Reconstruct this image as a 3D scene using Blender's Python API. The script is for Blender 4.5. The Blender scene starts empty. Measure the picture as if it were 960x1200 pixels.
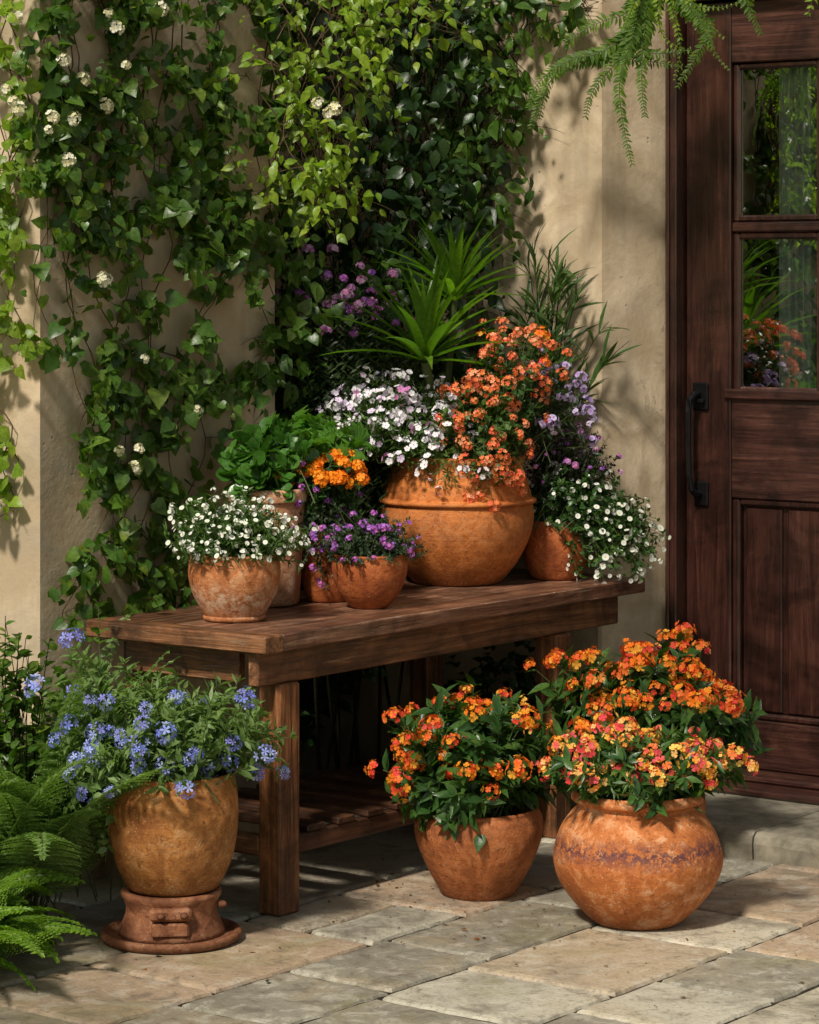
import bpy, math, random
import numpy as np
from mathutils import Vector, Matrix

random.seed(7)
rng = np.random.default_rng(11)
SC = bpy.context.scene
COL = SC.collection
PI = math.pi

# ---------------------------------------------------------------- frame of reference
F = 3300.0 / 960.0            # focal length over picture width
H = 1.675                     # eye height
CV, SV = 0.602, 0.7985        # direction v (along the bench), u is square to it
ROT = math.atan2(SV, CV)

def uv(u, v, z=0.0):
    return Vector((CV * v - SV * u, SV * v + CV * u, z))

def tan_x(px): return (px - 480) / 3300.0
def at(px, py, d):            # a point at depth d
    return Vector((tan_x(px) * d, d, H - (py - 330) / 3300.0 * d))
def on_left(px, py, off=0.0, U=5.44):      # a point on the left pier's shaded face
    p = tan_x(px); d = (U - off) / (CV - SV * p)
    return at(px, py, d)
def on_pier_front(px, py, off=0.0, V=5.52):
    p = tan_x(px); d = (V - off) / (CV * p + SV)
    return at(px, py, d)
def on_right(px, py, off=0.0): return on_pier_front(px, py, off, 7.50)
NU = -uv(1, 0)                # normal of the left pier's shaded face
NV = -uv(0, 1)                # normal of the sunlit faces and the door

# ---------------------------------------------------------------- objects
def tag(o, label=None, cat=None, group=None, kind=None):
    if label: o['label'] = label
    if cat: o['category'] = cat
    if group: o['group'] = group
    if kind: o['kind'] = kind
    return o
def thing(name, label, cat, loc=(0, 0, 0), rz=0.0, group=None):
    o = bpy.data.objects.new(name, None); COL.objects.link(o)
    o.location = loc; o.rotation_euler = (0, 0, rz); o.empty_display_size = 0.05
    return tag(o, label, cat, group)

class MB:
    """collects faces with numpy and links them as one mesh"""
    def __init__(self): self.V = []; self.L = []; self.S = []; self.M = []; self.n = 0
    def add(self, verts, faces, mat=0):
        verts = np.asarray(verts, float).reshape(-1, 3)
        for f in faces:
            self.L.append(np.asarray(f, np.int64) + self.n); self.S.append(len(f)); self.M.append(mat)
        self.V.append(verts); self.n += len(verts)
    def inst(self, tmpl, pos, B, scale):
        """copies of a template; B is (N,3,3) with columns side, along, normal"""
        tv, tf = tmpl; N = len(pos)
        if N == 0: return
        sc = np.asarray(scale, float).reshape(N, -1)
        if sc.shape[1] == 1: sc = np.repeat(sc, 3, 1)
        v = tv[None] * sc[:, None, :]
        v = np.einsum('nij,nkj->nki', B, v) + np.asarray(pos)[:, None, :]
        k = len(tv); off = self.n + np.arange(N) * k
        for f, m in tf:
            fa = (off[:, None] + np.asarray(f)[None])
            self.L.append(fa.ravel()); self.S.append(np.full(N, len(f))); self.M.append(np.full(N, m))
        self.V.append(v.reshape(-1, 3)); self.n += N * k
    def build(self, name, mats, parent=None, smooth=False, loc=None):
        me = bpy.data.meshes.new(name)
        V = np.concatenate(self.V); L = np.concatenate([np.atleast_1d(x) for x in self.L])
        S = np.concatenate([np.atleast_1d(x) for x in self.S]); M = np.concatenate([np.atleast_1d(x) for x in self.M])
        me.vertices.add(len(V)); me.vertices.foreach_set('co', V.ravel())
        me.loops.add(len(L)); me.loops.foreach_set('vertex_index', L.astype(np.int32))
        me.polygons.add(len(S))
        st = np.concatenate([[0], np.cumsum(S)[:-1]]).astype(np.int32)
        me.polygons.foreach_set('loop_start', st)
        me.polygons.foreach_set('material_index', M.astype(np.int32))
        me.polygons.foreach_set('use_smooth', np.full(len(S), smooth))
        me.update(calc_edges=True); me.validate()
        for m in (mats if isinstance(mats, (list, tuple)) else [mats]): me.materials.append(m)
        o = bpy.data.objects.new(name, me); COL.objects.link(o)
        if parent: o.parent = parent
        if loc is not None: o.location = loc
        return o
    # shapes
    def box(self, x0, x1, y0, y1, z0, z1, b=0.004, mat=0):
        """a box with chamfered edges"""
        b = min(b, (x1-x0)*.4, (y1-y0)*.4, (z1-z0)*.4)
        vs = []
        for sx in (0, 1):
            for sy in (0, 1):
                for sz in (0, 1):
                    X = (x0, x1)[sx]; Y = (y0, y1)[sy]; Z = (z0, z1)[sz]
                    dx = b if sx == 0 else -b; dy = b if sy == 0 else -b; dz = b if sz == 0 else -b
                    vs += [(X, Y+dy, Z+dz), (X+dx, Y, Z+dz), (X+dx, Y+dy, Z)]
        def i(sx, sy, sz, a): return (sx*4+sy*2+sz)*3+a
        fs = []
        for s in (0, 1):
            f = [i(s,0,0,0), i(s,1,0,0), i(s,1,1,0), i(s,0,1,0)]; fs.append(f if s else f[::-1])
            f = [i(0,s,0,1), i(0,s,1,1), i(1,s,1,1), i(1,s,0,1)]; fs.append(f if s else f[::-1])
            f = [i(0,0,s,2), i(1,0,s,2), i(1,1,s,2), i(0,1,s,2)]; fs.append(f if s else f[::-1])
        for p in (0, 1):
            for q in (0, 1):
                fs.append([i(p,q,0,0), i(p,q,1,0), i(p,q,1,1), i(p,q,0,1)])
                fs.append([i(p,0,q,0), i(p,1,q,0), i(p,1,q,2), i(p,0,q,2)])
                fs.append([i(0,p,q,1), i(1,p,q,1), i(1,p,q,2), i(0,p,q,2)])
                for r in (0, 1):
                    fs_ = [i(p,q,r,0), i(p,q,r,1), i(p,q,r,2)]
                    if q == 0 and r == 0: pass
        for p in (0, 1):
            for q in (0, 1):
                for r in (0, 1): fs.append([i(p,q,r,0), i(p,q,r,1), i(p,q,r,2)])
        self.add(vs, fs, mat)
    def lathe(self, prof, n=64, wob=0.0, mat=0, c=(0, 0, 0), seed=0, close=True):
        prof = np.asarray(prof, float); k = len(prof)
        a = np.arange(n) * 2*PI/n
        r_ = np.random.default_rng(seed); ph = r_.uniform(0, 6.28, 6)
        rr = prof[:, 0][:, None] * (1 + wob*(np.sin(2*a+ph[0])[None]*.5 + .4*np.sin(3*a[None]+ph[1]+prof[:, 1][:, None]*14)
                                          + .3*np.sin(5*a[None]+ph[2]-prof[:, 1][:, None]*31)))
        zz = np.repeat(prof[:, 1][:, None], n, 1) + wob*.18*np.sin(a+ph[3])[None]*prof[:, 1][:, None]
        V = np.stack([rr*np.cos(a)[None]+c[0], rr*np.sin(a)[None]+c[1], zz+c[2]], -1).reshape(-1, 3)
        fs = []
        for j in range(k-1):
            for q in range(n):
                q2 = (q+1) % n
                fs.append([j*n+q, j*n+q2, (j+1)*n+q2, (j+1)*n+q])
        if close:
            fs.append(list(range(n))[::-1]); fs.append([(k-1)*n+q for q in range(n)])
        self.add(V, fs, mat)
    def tube(self, pts, r, n=5, mat=0):
        pts = np.asarray([tuple(p) for p in pts], float); k = len(pts)
        r = np.broadcast_to(np.asarray(r, float), (k,)) if np.ndim(r) else np.full(k, r)
        T = np.gradient(pts, axis=0); T /= np.linalg.norm(T, axis=1)[:, None]+1e-9
        ref = np.array([0.31, 0.17, .93]) if abs(T[0, 2]) < .9 else np.array([1., .2, 0])
        A = np.cross(T, ref); A /= np.linalg.norm(A, axis=1)[:, None]+1e-9
        Bn = np.cross(T, A); a = np.arange(n)*2*PI/n
        V = pts[:, None]+r[:, None, None]*(np.cos(a)[None, :, None]*A[:, None]+np.sin(a)[None, :, None]*Bn[:, None])
        off = self.n
        j = np.arange(k-1)[:, None]*n; q = np.arange(n)[None]; q2 = (q+1) % n
        fa = np.stack([j+q, j+q2, j+n+q2, j+n+q], -1).reshape(-1, 4)
        self.L.append((fa+off).ravel()); self.S.append(np.full(len(fa), 4)); self.M.append(np.full(len(fa), mat))
        self.V.append(V.reshape(-1, 3)); self.n += k*n
        self.L.append(np.arange(n)[::-1]+off); self.S.append(n); self.M.append(mat)
        self.L.append(np.arange(n)+off+(k-1)*n); self.S.append(n); self.M.append(mat)

def basis(along, normal):
    """(N,3,3) orthonormal frames from length axis and normal hint"""
    y = np.asarray(along, float); y = y/(np.linalg.norm(y, axis=1)[:, None]+1e-9)
    z = np.asarray(normal, float); z = z-(z*y).sum(1)[:, None]*y
    bad = np.linalg.norm(z, axis=1) < 1e-4
    z[bad] = np.cross(y[bad], np.array([.3, .5, .8]))
    z /= np.linalg.norm(z, axis=1)[:, None]
    x = np.cross(y, z)
    return np.stack([x, y, z], -1)

# ---------------------------------------------------------------- materials
def lin(c):
    return tuple((x/12.92 if x <= .04045 else ((x+.055)/1.055)**2.4) for x in c)+(1.0,)
class NT:
    def __init__(self, name):
        self.m = bpy.data.materials.new(name); self.m.use_nodes = True
        self.t = self.m.node_tree; self.t.nodes.clear()
        self.out = self.N('ShaderNodeOutputMaterial')
    def N(self, typ, **kw):
        n = self.t.nodes.new(typ)
        for k, v in kw.items():
            if k.startswith('i_'): n.inputs[k[2:].replace('_', ' ')].default_value = v
            else: setattr(n, k, v)
        return n
    def l(self, a, b): self.t.links.new(a, b)
    def coord(self, scale=(1, 1, 1), kind='Object'):
        tc = self.N('ShaderNodeTexCoord'); mp = self.N('ShaderNodeMapping')
        mp.inputs['Scale'].default_value = scale; self.l(tc.outputs[kind], mp.inputs['Vector'])
        return mp.outputs['Vector']
    def noise(self, vec, scale, detail=4, rough=.55, dist=0.0):
        n = self.N('ShaderNodeTexNoise'); n.inputs['Scale'].default_value = scale
        n.inputs['Detail'].default_value = detail; n.inputs['Roughness'].default_value = rough
        n.inputs['Distortion'].default_value = dist
        if vec is not None: self.l(vec, n.inputs['Vector'])
        return n.outputs['Fac']
    def ramp(self, fac, stops, interp='LINEAR'):
        r = self.N('ShaderNodeValToRGB'); r.color_ramp.interpolation = interp
        e = r.color_ramp.elements
        while len(e) < len(stops): e.new(0.5)
        for k, (p, c) in enumerate(stops):
            e[k].position = p
            e[k].color = c if len(c) == 4 else tuple(c)+(1,)
        if fac is not None: self.l(fac, r.inputs['Fac'])
        return r.outputs['Color']
    def mix(self, fac, a, b, mode='MIX'):
        n = self.N('ShaderNodeMix', data_type='RGBA', blend_type=mode)
        for s, v in ((n.inputs[0], fac), (n.inputs[6], a), (n.inputs[7], b)):
            if hasattr(v, 'is_linked') or hasattr(v, 'links'): self.l(v, s)
            elif isinstance(v, (int, float)): s.default_value = v
            else: s.default_value = v if len(v) == 4 else tuple(v)+(1,)
        return n.outputs[2]
    def math(self, op, a, b=0.0, clamp=False):
        n = self.N('ShaderNodeMath', operation=op); n.use_clamp = clamp
        for s, v in ((n.inputs[0], a), (n.inputs[1], b)):
            if isinstance(v, (int, float)): s.default_value = v
            else: self.l(v, s)
        return n.outputs[0]
    def bump(self, h, strength=.5, dist=.01, normal=None):
        b = self.N('ShaderNodeBump'); b.inputs['Strength'].default_value = strength
        b.inputs['Distance'].default_value = dist; self.l(h, b.inputs['Height'])
        if normal: self.l(normal, b.inputs['Normal'])
        return b.outputs['Normal']
    def pbr(self, col, rough=.7, normal=None, spec=.5, coat=0.0):
        p = self.N('ShaderNodeBsdfPrincipled')
        for s, v in ((p.inputs['Base Color'], col), (p.inputs['Roughness'], rough)):
            if isinstance(v, (int, float)): s.default_value = v
            elif isinstance(v, tuple): s.default_value = v if len(v) == 4 else v+(1,)
            else: self.l(v, s)
        p.inputs['Specular IOR Level'].default_value = spec
        p.inputs['Coat Weight'].default_value = coat
        if normal: self.l(normal, p.inputs['Normal'])
        return p
    def done(self, sh):
        self.l(sh.outputs[0], self.out.inputs['Surface']); return self.m

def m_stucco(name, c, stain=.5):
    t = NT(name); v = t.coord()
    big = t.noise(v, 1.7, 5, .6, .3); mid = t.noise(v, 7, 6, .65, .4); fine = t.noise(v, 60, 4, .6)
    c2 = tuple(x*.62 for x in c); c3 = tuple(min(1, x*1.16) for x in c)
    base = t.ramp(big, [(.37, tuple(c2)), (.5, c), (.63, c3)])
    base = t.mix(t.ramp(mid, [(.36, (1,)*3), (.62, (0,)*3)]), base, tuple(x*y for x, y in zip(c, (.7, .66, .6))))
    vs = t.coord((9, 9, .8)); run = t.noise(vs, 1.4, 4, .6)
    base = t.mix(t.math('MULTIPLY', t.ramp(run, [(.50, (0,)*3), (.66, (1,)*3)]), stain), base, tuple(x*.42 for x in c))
    pits = t.N('ShaderNodeTexVoronoi'); pits.inputs['Scale'].default_value = 24; t.l(v, pits.inputs['Vector'])
    pk = t.math('MULTIPLY', t.ramp(pits.outputs['Distance'], [(.05, (1,)*3), (.13, (0,)*3)]), t.ramp(mid, [(.5, (0,)*3), (.6, (1,)*3)]))
    base = t.mix(t.math('MULTIPLY', pk, .75), base, tuple(x*.3 for x in c))
    cv = t.N('ShaderNodeTexVoronoi', feature='DISTANCE_TO_EDGE'); cv.inputs['Scale'].default_value = 1.6
    wv = t.N('ShaderNodeVectorMath', operation='ADD'); t.l(v, wv.inputs[0]); t.l(t.math('MULTIPLY', mid, .35), wv.inputs[1]); t.l(wv.outputs[0], cv.inputs['Vector'])
    crk = t.math('MULTIPLY', t.ramp(cv.outputs['Distance'], [(.002, (1,)*3), (.006, (0,)*3)]), t.ramp(big, [(.50, (0,)*3), (.56, (1,)*3)]))
    base = t.mix(t.math('MULTIPLY', crk, .6), base, tuple(x*.3 for x in c))
    # darker towards the foot of the wall
    sep = t.N('ShaderNodeSeparateXYZ'); t.l(v, sep.inputs[0])
    foot = t.math('ADD', sep.outputs['Z'], t.math('MULTIPLY', big, .5))
    base = t.mix(t.math('MULTIPLY', t.ramp(foot, [(.25, (1,)*3), (.8, (0,)*3)]), .55), base, (.05, .042, .026))
    h = t.math('ADD', t.math('MULTIPLY', mid, .8), t.math('ADD', t.math('MULTIPLY', fine, .22), t.math('MULTIPLY', pk, -.5)))
    return t.done(t.pbr(base, .93, t.bump(h, .32, .016), .2))

def m_terra(name, c, dark, pale, pale_amt=.5, band=None, foot=.5, bloom=None):
    t = NT(name); v = t.coord()
    big = t.noise(v, 6, 6, .68, .7); mid = t.noise(v, 26, 8, .78, .4); fine = t.noise(v, 170, 4, .7)
    turn = t.noise(t.coord((1.5, 1.5, 42)), 2.2, 3, .5)
    base = t.ramp(big, [(.38, dark), (.5, c), (.64, tuple(min(1, x*1.18) for x in c))])
    base = t.mix(t.math('MULTIPLY', t.ramp(turn, [(.4, (1,)*3), (.62, (0,)*3)]), .22), base, tuple(x*.55 for x in c))
    base = t.mix(t.math('MULTIPLY', t.ramp(mid, [(.36, (1,)*3), (.52, (0,)*3)]), .6), base, tuple(x*.75 for x in dark))
    pm = t.math('MULTIPLY', t.ramp(mid, [(.49, (0,)*3), (.58, (1,)*3)]), t.ramp(big, [(.44, (0,)*3), (.58, (1,)*3)]))
    base = t.mix(t.math('MULTIPLY', pm, pale_amt), base, pale)
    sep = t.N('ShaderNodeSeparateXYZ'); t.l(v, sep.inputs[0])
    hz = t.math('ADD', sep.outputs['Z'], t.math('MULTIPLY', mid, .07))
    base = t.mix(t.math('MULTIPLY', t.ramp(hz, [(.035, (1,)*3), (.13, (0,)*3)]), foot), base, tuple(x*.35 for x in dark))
    # darker specks and scratches
    sp = t.noise(v, 75, 3, .7, .8)
    base = t.mix(t.math('MULTIPLY', t.ramp(sp, [(.56, (0,)*3), (.65, (1,)*3)]), .65), base, tuple(x*.45 for x in dark))
    vo = t.N('ShaderNodeTexVoronoi'); vo.inputs['Scale'].default_value = 95; t.l(v, vo.inputs['Vector'])
    ck = t.math('MULTIPLY', t.ramp(vo.outputs['Distance'], [(.16, (1,)*3), (.24, (0,)*3)]), t.ramp(mid, [(.50, (0,)*3), (.54, (1,)*3)]))
    base = t.mix(t.math('MULTIPLY', ck, .7), base, pale)
    if band:
        z0, z1, bc, th = band
        zz = t.math('ADD', sep.outputs['Z'], t.math('MULTIPLY', t.math('SUBTRACT', big, .5), .05))
        m = t.math('MULTIPLY', t.ramp(t.math('MULTIPLY', zz, 1), [(z0, (0,)*3), ((z0+z1)/2, (1,)*3), (z1, (0,)*3)]),
                   t.ramp(t.noise(v, 52, 8, .8, .5), [(th+.01, (0,)*3), (th+.05, (1,)*3)]))
        base = t.mix(t.math('MULTIPLY', m, .95), base, bc)
    if bloom:
        z0, z1, bc, am = bloom
        zz = t.math('ADD', sep.outputs['Z'], t.math('MULTIPLY', t.math('SUBTRACT', t.noise(v, 9, 5, .7), .5), .10))
        m = t.math('MULTIPLY', t.ramp(zz, [(z0, (0,)*3), ((z0+z1)/2, (1,)*3), (z1, (0,)*3)]), t.ramp(t.noise(v, 48, 7, .8, .5), [(.44, (0,)*3), (.56, (1,)*3)]))
        base = t.mix(t.math('MULTIPLY', m, am), base, bc)
    h = t.math('ADD', t.math('MULTIPLY', mid, .7), t.math('ADD', t.math('MULTIPLY', turn, .18), t.math('MULTIPLY', fine, .15)))
    rough = t.math('ADD', t.math('MULTIPLY', mid, .35), .5)
    return t.done(t.pbr(base, rough, t.bump(h, .7, .010), .3))

def m_wood(name, stops, axis=0, rough=.5, scale=1.0, coat=0.0, spec=.4, bump=.4, wear=None):
    t = NT(name)
    s = [30*scale]*3; s[axis] = 1.5*scale
    oi = t.N('ShaderNodeObjectInfo')
    geo = t.N('ShaderNodeNewGeometry')
    v = t.coord(tuple(s))
    add = t.N('ShaderNodeVectorMath', operation='ADD'); t.l(v, add.inputs[0])
    rnd = t.math('MULTIPLY', t.math('ADD', geo.outputs['Random Per Island'], oi.outputs['Random']), 37.0); t.l(rnd, add.inputs[1])
    v = add.outputs[0]
    g1 = t.noise(v, 1.0, 7, .7, 1.6); g2 = t.noise(v, 4, 5, .75, .5)
    f = t.math('ADD', t.math('MULTIPLY', g1, .7), t.math('MULTIPLY', g2, .3))
    f = t.math('ADD', f, t.math('MULTIPLY', t.math('SUBTRACT', geo.outputs['Random Per Island'], .5), .14))
    base = t.ramp(f, stops)
    w = t.coord((1, 1, 1)); blot = t.noise(w, 5, 6, .7, .6)
    base = t.mix(t.math('MULTIPLY', t.ramp(blot, [(.38, (1,)*3), (.56, (0,)*3)]), .7), base, tuple(x*.35 for x in stops[0][1][:3]))
    if wear:
        ws = t.noise(v, 3.1, 6, .75, 1.0)
        base = t.mix(t.math('MULTIPLY', t.ramp(ws, [(.56, (0,)*3), (.70, (1,)*3)]), wear[1]), base, wear[0])
    r = t.math('ADD', t.math('MULTIPLY', g2, .3), rough-.15)
    return t.done(t.pbr(base, r, t.bump(f, bump*1.4, .006), spec, coat))

def m_leaf(name, cols, trans=.42, rough=.42, spec=.45, tip=None):
    """colour differs from leaf to leaf; thin leaves let light through"""
    t = NT(name); geo = t.N('ShaderNodeNewGeometry')
    k = len(cols)
    base = t.ramp(geo.outputs['Random Per Island'], [((j+.0)/max(1, k-1), c) for j, c in enumerate(cols)])
    v = t.coord(); n = t.noise(v, 90, 3, .6); n2 = t.noise(v, 5, 2, .5)
    base = t.mix(t.ramp(n, [(.35, (.62,)*3), (.65, (0,)*3)]), base, tuple(x*.6 for x in cols[0]))
    base = t.mix(t.math('MULTIPLY', t.ramp(n2, [(.38, (1,)*3), (.6, (0,)*3)]), .5), base, tuple(x*.55 for x in cols[0]))
    p = t.pbr(base, rough, t.bump(n, .25, .004), spec)
    tr = t.N('ShaderNodeBsdfTranslucent')
    tc = t.mix(1.0, base, (1.5, 1.7, .55), 'MULTIPLY'); t.l(tc, tr.inputs['Color'])
    ms = t.N('ShaderNodeMixShader'); ms.inputs[0].default_value = trans
    t.l(p.outputs[0], ms.inputs[1]); t.l(tr.outputs[0], ms.inputs[2])
    return t.done(ms)

def m_petal(name, cols, trans=.25):
    t = NT(name); geo = t.N('ShaderNodeNewGeometry'); k = len(cols)
    oi = t.N('ShaderNodeObjectInfo')
    f = t.math('FRACT', t.math('ADD', t.math('MULTIPLY', geo.outputs['Random Per Island'], .6), t.math('MULTIPLY', oi.outputs['Random'], .999)))
    base = t.ramp(f, [(j/k, c) for j, c in enumerate(cols)], 'CONSTANT')
    p = t.pbr(base, .6, None, .25)
    tr = t.N('ShaderNodeBsdfTranslucent'); t.l(base, tr.inputs['Color'])
    ms = t.N('ShaderNodeMixShader'); ms.inputs[0].default_value = trans
    t.l(p.outputs[0], ms.inputs[1]); t.l(tr.outputs[0], ms.inputs[2])
    return t.done(ms)

def m_plain(name, c, rough=.6, spec=.4, metal=0.0, nscale=30, var=.35, bump=.3):
    t = NT(name); v = t.coord(); n = t.noise(v, nscale, 5, .65, .3)
    base = t.ramp(n, [(.3, tuple(x*(1-var) for x in c)), (.7, tuple(min(1, x*(1+var*.6)) for x in c))])
    p = t.pbr(base, rough, t.bump(n, bump, .004), spec); p.inputs['Metallic'].default_value = metal
    return t.done(p)

def m_slab():
    t = NT('flagstone'); v = t.coord(); geo = t.N('ShaderNodeNewGeometry')
    isl = geo.outputs['Random Per Island']
    base = t.ramp(isl, [(0, (.30, .25, .18)), (.14, (.50, .44, .33)), (.28, (.27, .245, .19)), (.42, (.43, .34, .235)), (.56, (.47, .43, .335)),
                        (.70, (.31, .285, .225)), (.85, (.41, .295, .20)), (1, (.44, .39, .29))], 'CONSTANT')
    add = t.N('ShaderNodeVectorMath', operation='ADD'); t.l(v, add.inputs[0]); t.l(t.math('MULTIPLY', isl, 53.0), add.inputs[1])
    vv = add.outputs[0]
    big = t.noise(vv, 3.2, 6, .65, .8); mid = t.noise(vv, 14, 7, .7, .6); fine = t.noise(vv, 95, 4, .65)
    base = t.mix(t.ramp(big, [(.38, (.7,)*3), (.52, (0,)*3)]), base, (.17, .145, .11))
    base = t.mix(t.math('MULTIPLY', t.ramp(big, [(.53, (0,)*3), (.64, (1,)*3)]), .35), base, (.38, .28, .16))
    base = t.mix(t.math('MULTIPLY', t.ramp(mid, [(.53, (0,)*3), (.60, (1,)*3)]), .42), base, (.55, .50, .41))
    base = t.mix(t.math('MULTIPLY', t.ramp(mid, [(.36, (1,)*3), (.46, (0,)*3)]), .6), base, (.13, .112, .085))
    mo = t.noise(v, 1.9, 5, .7, .4)
    base = t.mix(t.math('MULTIPLY', t.ramp(mo, [(.54, (0,)*3), (.64, (1,)*3)]), .4), base, (.22, .195, .085))
    base = t.mix(t.math('MULTIPLY', t.ramp(fine, [(.54, (0,)*3), (.64, (1,)*3)]), .5), base, (.13, .115, .09))
    h = t.math('ADD', t.math('MULTIPLY', big, 1.2), t.math('ADD', t.math('MULTIPLY', mid, .55), t.math('MULTIPLY', fine, .12)))
    rough = t.math('ADD', t.math('MULTIPLY', mid, .5), .28)
    return t.done(t.pbr(base, rough, t.bump(h, .5, .014), .5))

def m_glass():
    t = NT('window_glass')
    tr = t.N('ShaderNodeBsdfTransparent'); tr.inputs['Color'].default_value = (.80, .86, .82, 1)
    gl = t.N('ShaderNodeBsdfGlossy'); gl.inputs['Roughness'].default_value = .012; gl.inputs['Color'].default_value = (1, 1, 1, 1)
    v = t.coord(); n = t.noise(v, 2.4, 3, .5)
    t.l(t.bump(n, .10, .02), gl.inputs['Normal'])
    fr = t.N('ShaderNodeFresnel'); fr.inputs['IOR'].default_value = 1.52
    ms = t.N('ShaderNodeMixShader'); t.l(t.math('ADD', t.math('MULTIPLY', fr.outputs[0], 2.0), .32, True), ms.inputs[0])
    t.l(tr.outputs[0], ms.inputs[1]); t.l(gl.outputs[0], ms.inputs[2])
    return t.done(ms)

M = {}
M['stucco'] = m_stucco('stucco_plaster', (.60, .478, .335), .3)
M['stucco_dark'] = m_stucco('dark_stucco', (.36, .30, .21), .8)  # darker, more streaked stucco for the niche wall
M['slab'] = m_slab()
M['joint'] = m_plain('mortar_joint', (.038, .030, .020), .95, .1, nscale=40, var=.5, bump=.6)
M['soil_ground'] = m_plain('garden_soil', (.07, .05, .032), .95, .1, nscale=12, var=.5, bump=.8)
M['soil'] = m_plain('potting_soil', (.035, .024, .016), .95, .1, nscale=80, var=.6, bump=.9)
M['step'] = m_plain('step_stone', (.27, .24, .18), .85, .25, nscale=16, var=.5, bump=.6)
TC = (.42, .155, .05)
M['terra_big'] = m_terra('terracotta_orange', (.54, .165, .034), (.36, .092, .018), (.58, .30, .15), .16, foot=.65, bloom=(.10, .26, (.58, .27, .12), .45))
M['terra_front'] = m_terra('terracotta_banded', (.52, .165, .042), (.35, .092, .022), (.62, .40, .24), .62, band=(.165, .250, (.075, .028, .038), .45), foot=.4)
M['terra_mid'] = m_terra('terracotta_brown', (.46, .145, .042), (.28, .078, .022), (.54, .30, .16), .25, foot=.55, bloom=(.14, .27, (.20, .07, .03), .6))
M['terra_white'] = m_terra('terracotta_weathered', (.52, .19, .065), (.36, .11, .032), (.64, .42, .25), .5, foot=.35, bloom=(.01, .11, (.66, .50, .36), .8))
M['terra_pale'] = m_terra('terracotta_pale', (.56, .27, .14), (.42, .16, .07), (.70, .53, .39), .85, foot=.8)
M['terra_red'] = m_terra('terracotta_red', (.46, .12, .028), (.27, .06, .016), (.56, .27, .12), .25, foot=.35, bloom=(.02, .13, (.24, .06, .02), .6))
M['terra_stand'] = m_terra('terracotta_sooty', (.30, .115, .05), (.15, .05, .022), (.40, .25, .16), .35, foot=.55)
M['terra_ochre'] = m_terra('terracotta_ochre', (.42, .165, .038), (.23, .075, .018), (.54, .36, .20), .35, foot=.6, bloom=(.05, .20, (.20, .085, .03), .55))
BW = [(.36, (.035, .014, .007)), (.46, (.12, .048, .020)), (.55, (.225, .092, .036)), (.66, (.36, .18, .080))]
M['bench_x'] = m_wood('bench_wood', BW, 0, .48, wear=((.42, .29, .19), .5))
M['bench_y'] = m_wood('bench_wood_cross', BW, 1, .5, wear=((.42, .30, .2), .6))
M['bench_z'] = m_wood('bench_wood_upright', [(.36, (.028, .011, .006)), (.46, (.12, .045, .017)), (.56, (.27, .10, .034)), (.67, (.38, .17, .065))], 2, .55, wear=((.45, .26, .13), .4))
BT = [(.36, (.036, .015, .008)), (.45, (.105, .043, .023)), (.55, (.19, .083, .046)), (.66, (.36, .20, .125))]
M['bench_top'] = m_wood('bench_top_wood', BT, 0, .34, wear=((.46, .36, .27), .5), spec=.5)
M['shelf'] = m_wood('shelf_wood', [(.36, (.012, .005, .003)), (.47, (.05, .019, .009)), (.56, (.095, .038, .017)), (.66, (.2, .09, .042))], 1, .5)  # shelf wood darkened, shade below the tabletop put into its colour
M['bench_shaded'] = m_wood('bench_wood_shaded', [(.3, (.02, .009, .005)), (.5, (.07, .027, .012)), (.75, (.15, .06, .027))], 0, .6)  # darker copy of the bench wood with the shade painted in
DW = [(.34, (.013, .0045, .0032)), (.46, (.036, .012, .0085)), (.58, (.062, .022, .015)), (.72, (.12, .050, .034))]
M['door_z'] = m_wood('door_wood', DW, 2, .31, coat=.35, spec=.5, bump=.3)
M['door_x'] = m_wood('door_wood_rail', [(.34, (.013, .0046, .0033)), (.46, (.040, .0138, .010)), (.58, (.085, .033, .023)), (.72, (.20, .092, .062))], 0, .33, coat=.3, spec=.5, bump=.4)
M['iron'] = m_plain('black_iron', (.012, .012, .014), .38, .5, .6, nscale=60, var=.4, bump=.2)
M['glass'] = m_glass()
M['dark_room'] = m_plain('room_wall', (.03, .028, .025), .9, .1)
M['curtain'] = m_plain('curtain_cloth', (.72, .78, .78), .9, .1, nscale=8, var=.12, bump=.1)
M['stem'] = m_plain('green_stem', (.075, .10, .03), .6, .3, nscale=40)
M['stem_brown'] = m_plain('brown_stem', (.095, .058, .032), .8, .2, nscale=60)
M['stem_dark'] = m_plain('dark_stem', (.014, .012, .007), .95, .02, nscale=60)
M['bark'] = m_plain('tree_bark', (.11, .08, .055), .9, .15, nscale=14, var=.55, bump=.9)
def g(*cs): return [tuple(c) for c in cs]
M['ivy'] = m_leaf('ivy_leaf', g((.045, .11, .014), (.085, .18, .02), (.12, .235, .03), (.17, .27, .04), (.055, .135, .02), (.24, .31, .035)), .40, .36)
M['ivy_lit'] = m_leaf('lit_vine_leaf', g((.14, .25, .015), (.25, .39, .025), (.35, .47, .04), (.19, .32, .02), (.42, .50, .06)), .45, .38)  # leaf colours brightened to imitate sun shining through them
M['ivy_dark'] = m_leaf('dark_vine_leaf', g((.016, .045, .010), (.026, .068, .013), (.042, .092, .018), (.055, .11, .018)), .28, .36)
M['fern'] = m_leaf('fern_leaf', g((.12, .25, .015), (.19, .34, .022), (.27, .42, .035), (.15, .29, .02)), .4, .5)
M['fern_grey'] = m_leaf('feathery_fern_leaf', g((.15, .26, .06), (.21, .33, .085), (.28, .40, .12)), .38, .55)
M['hang_fern'] = m_leaf('hanging_fern_leaf', g((.08, .17, .015), (.13, .24, .02), (.20, .30, .03)), .42, .5)
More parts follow.
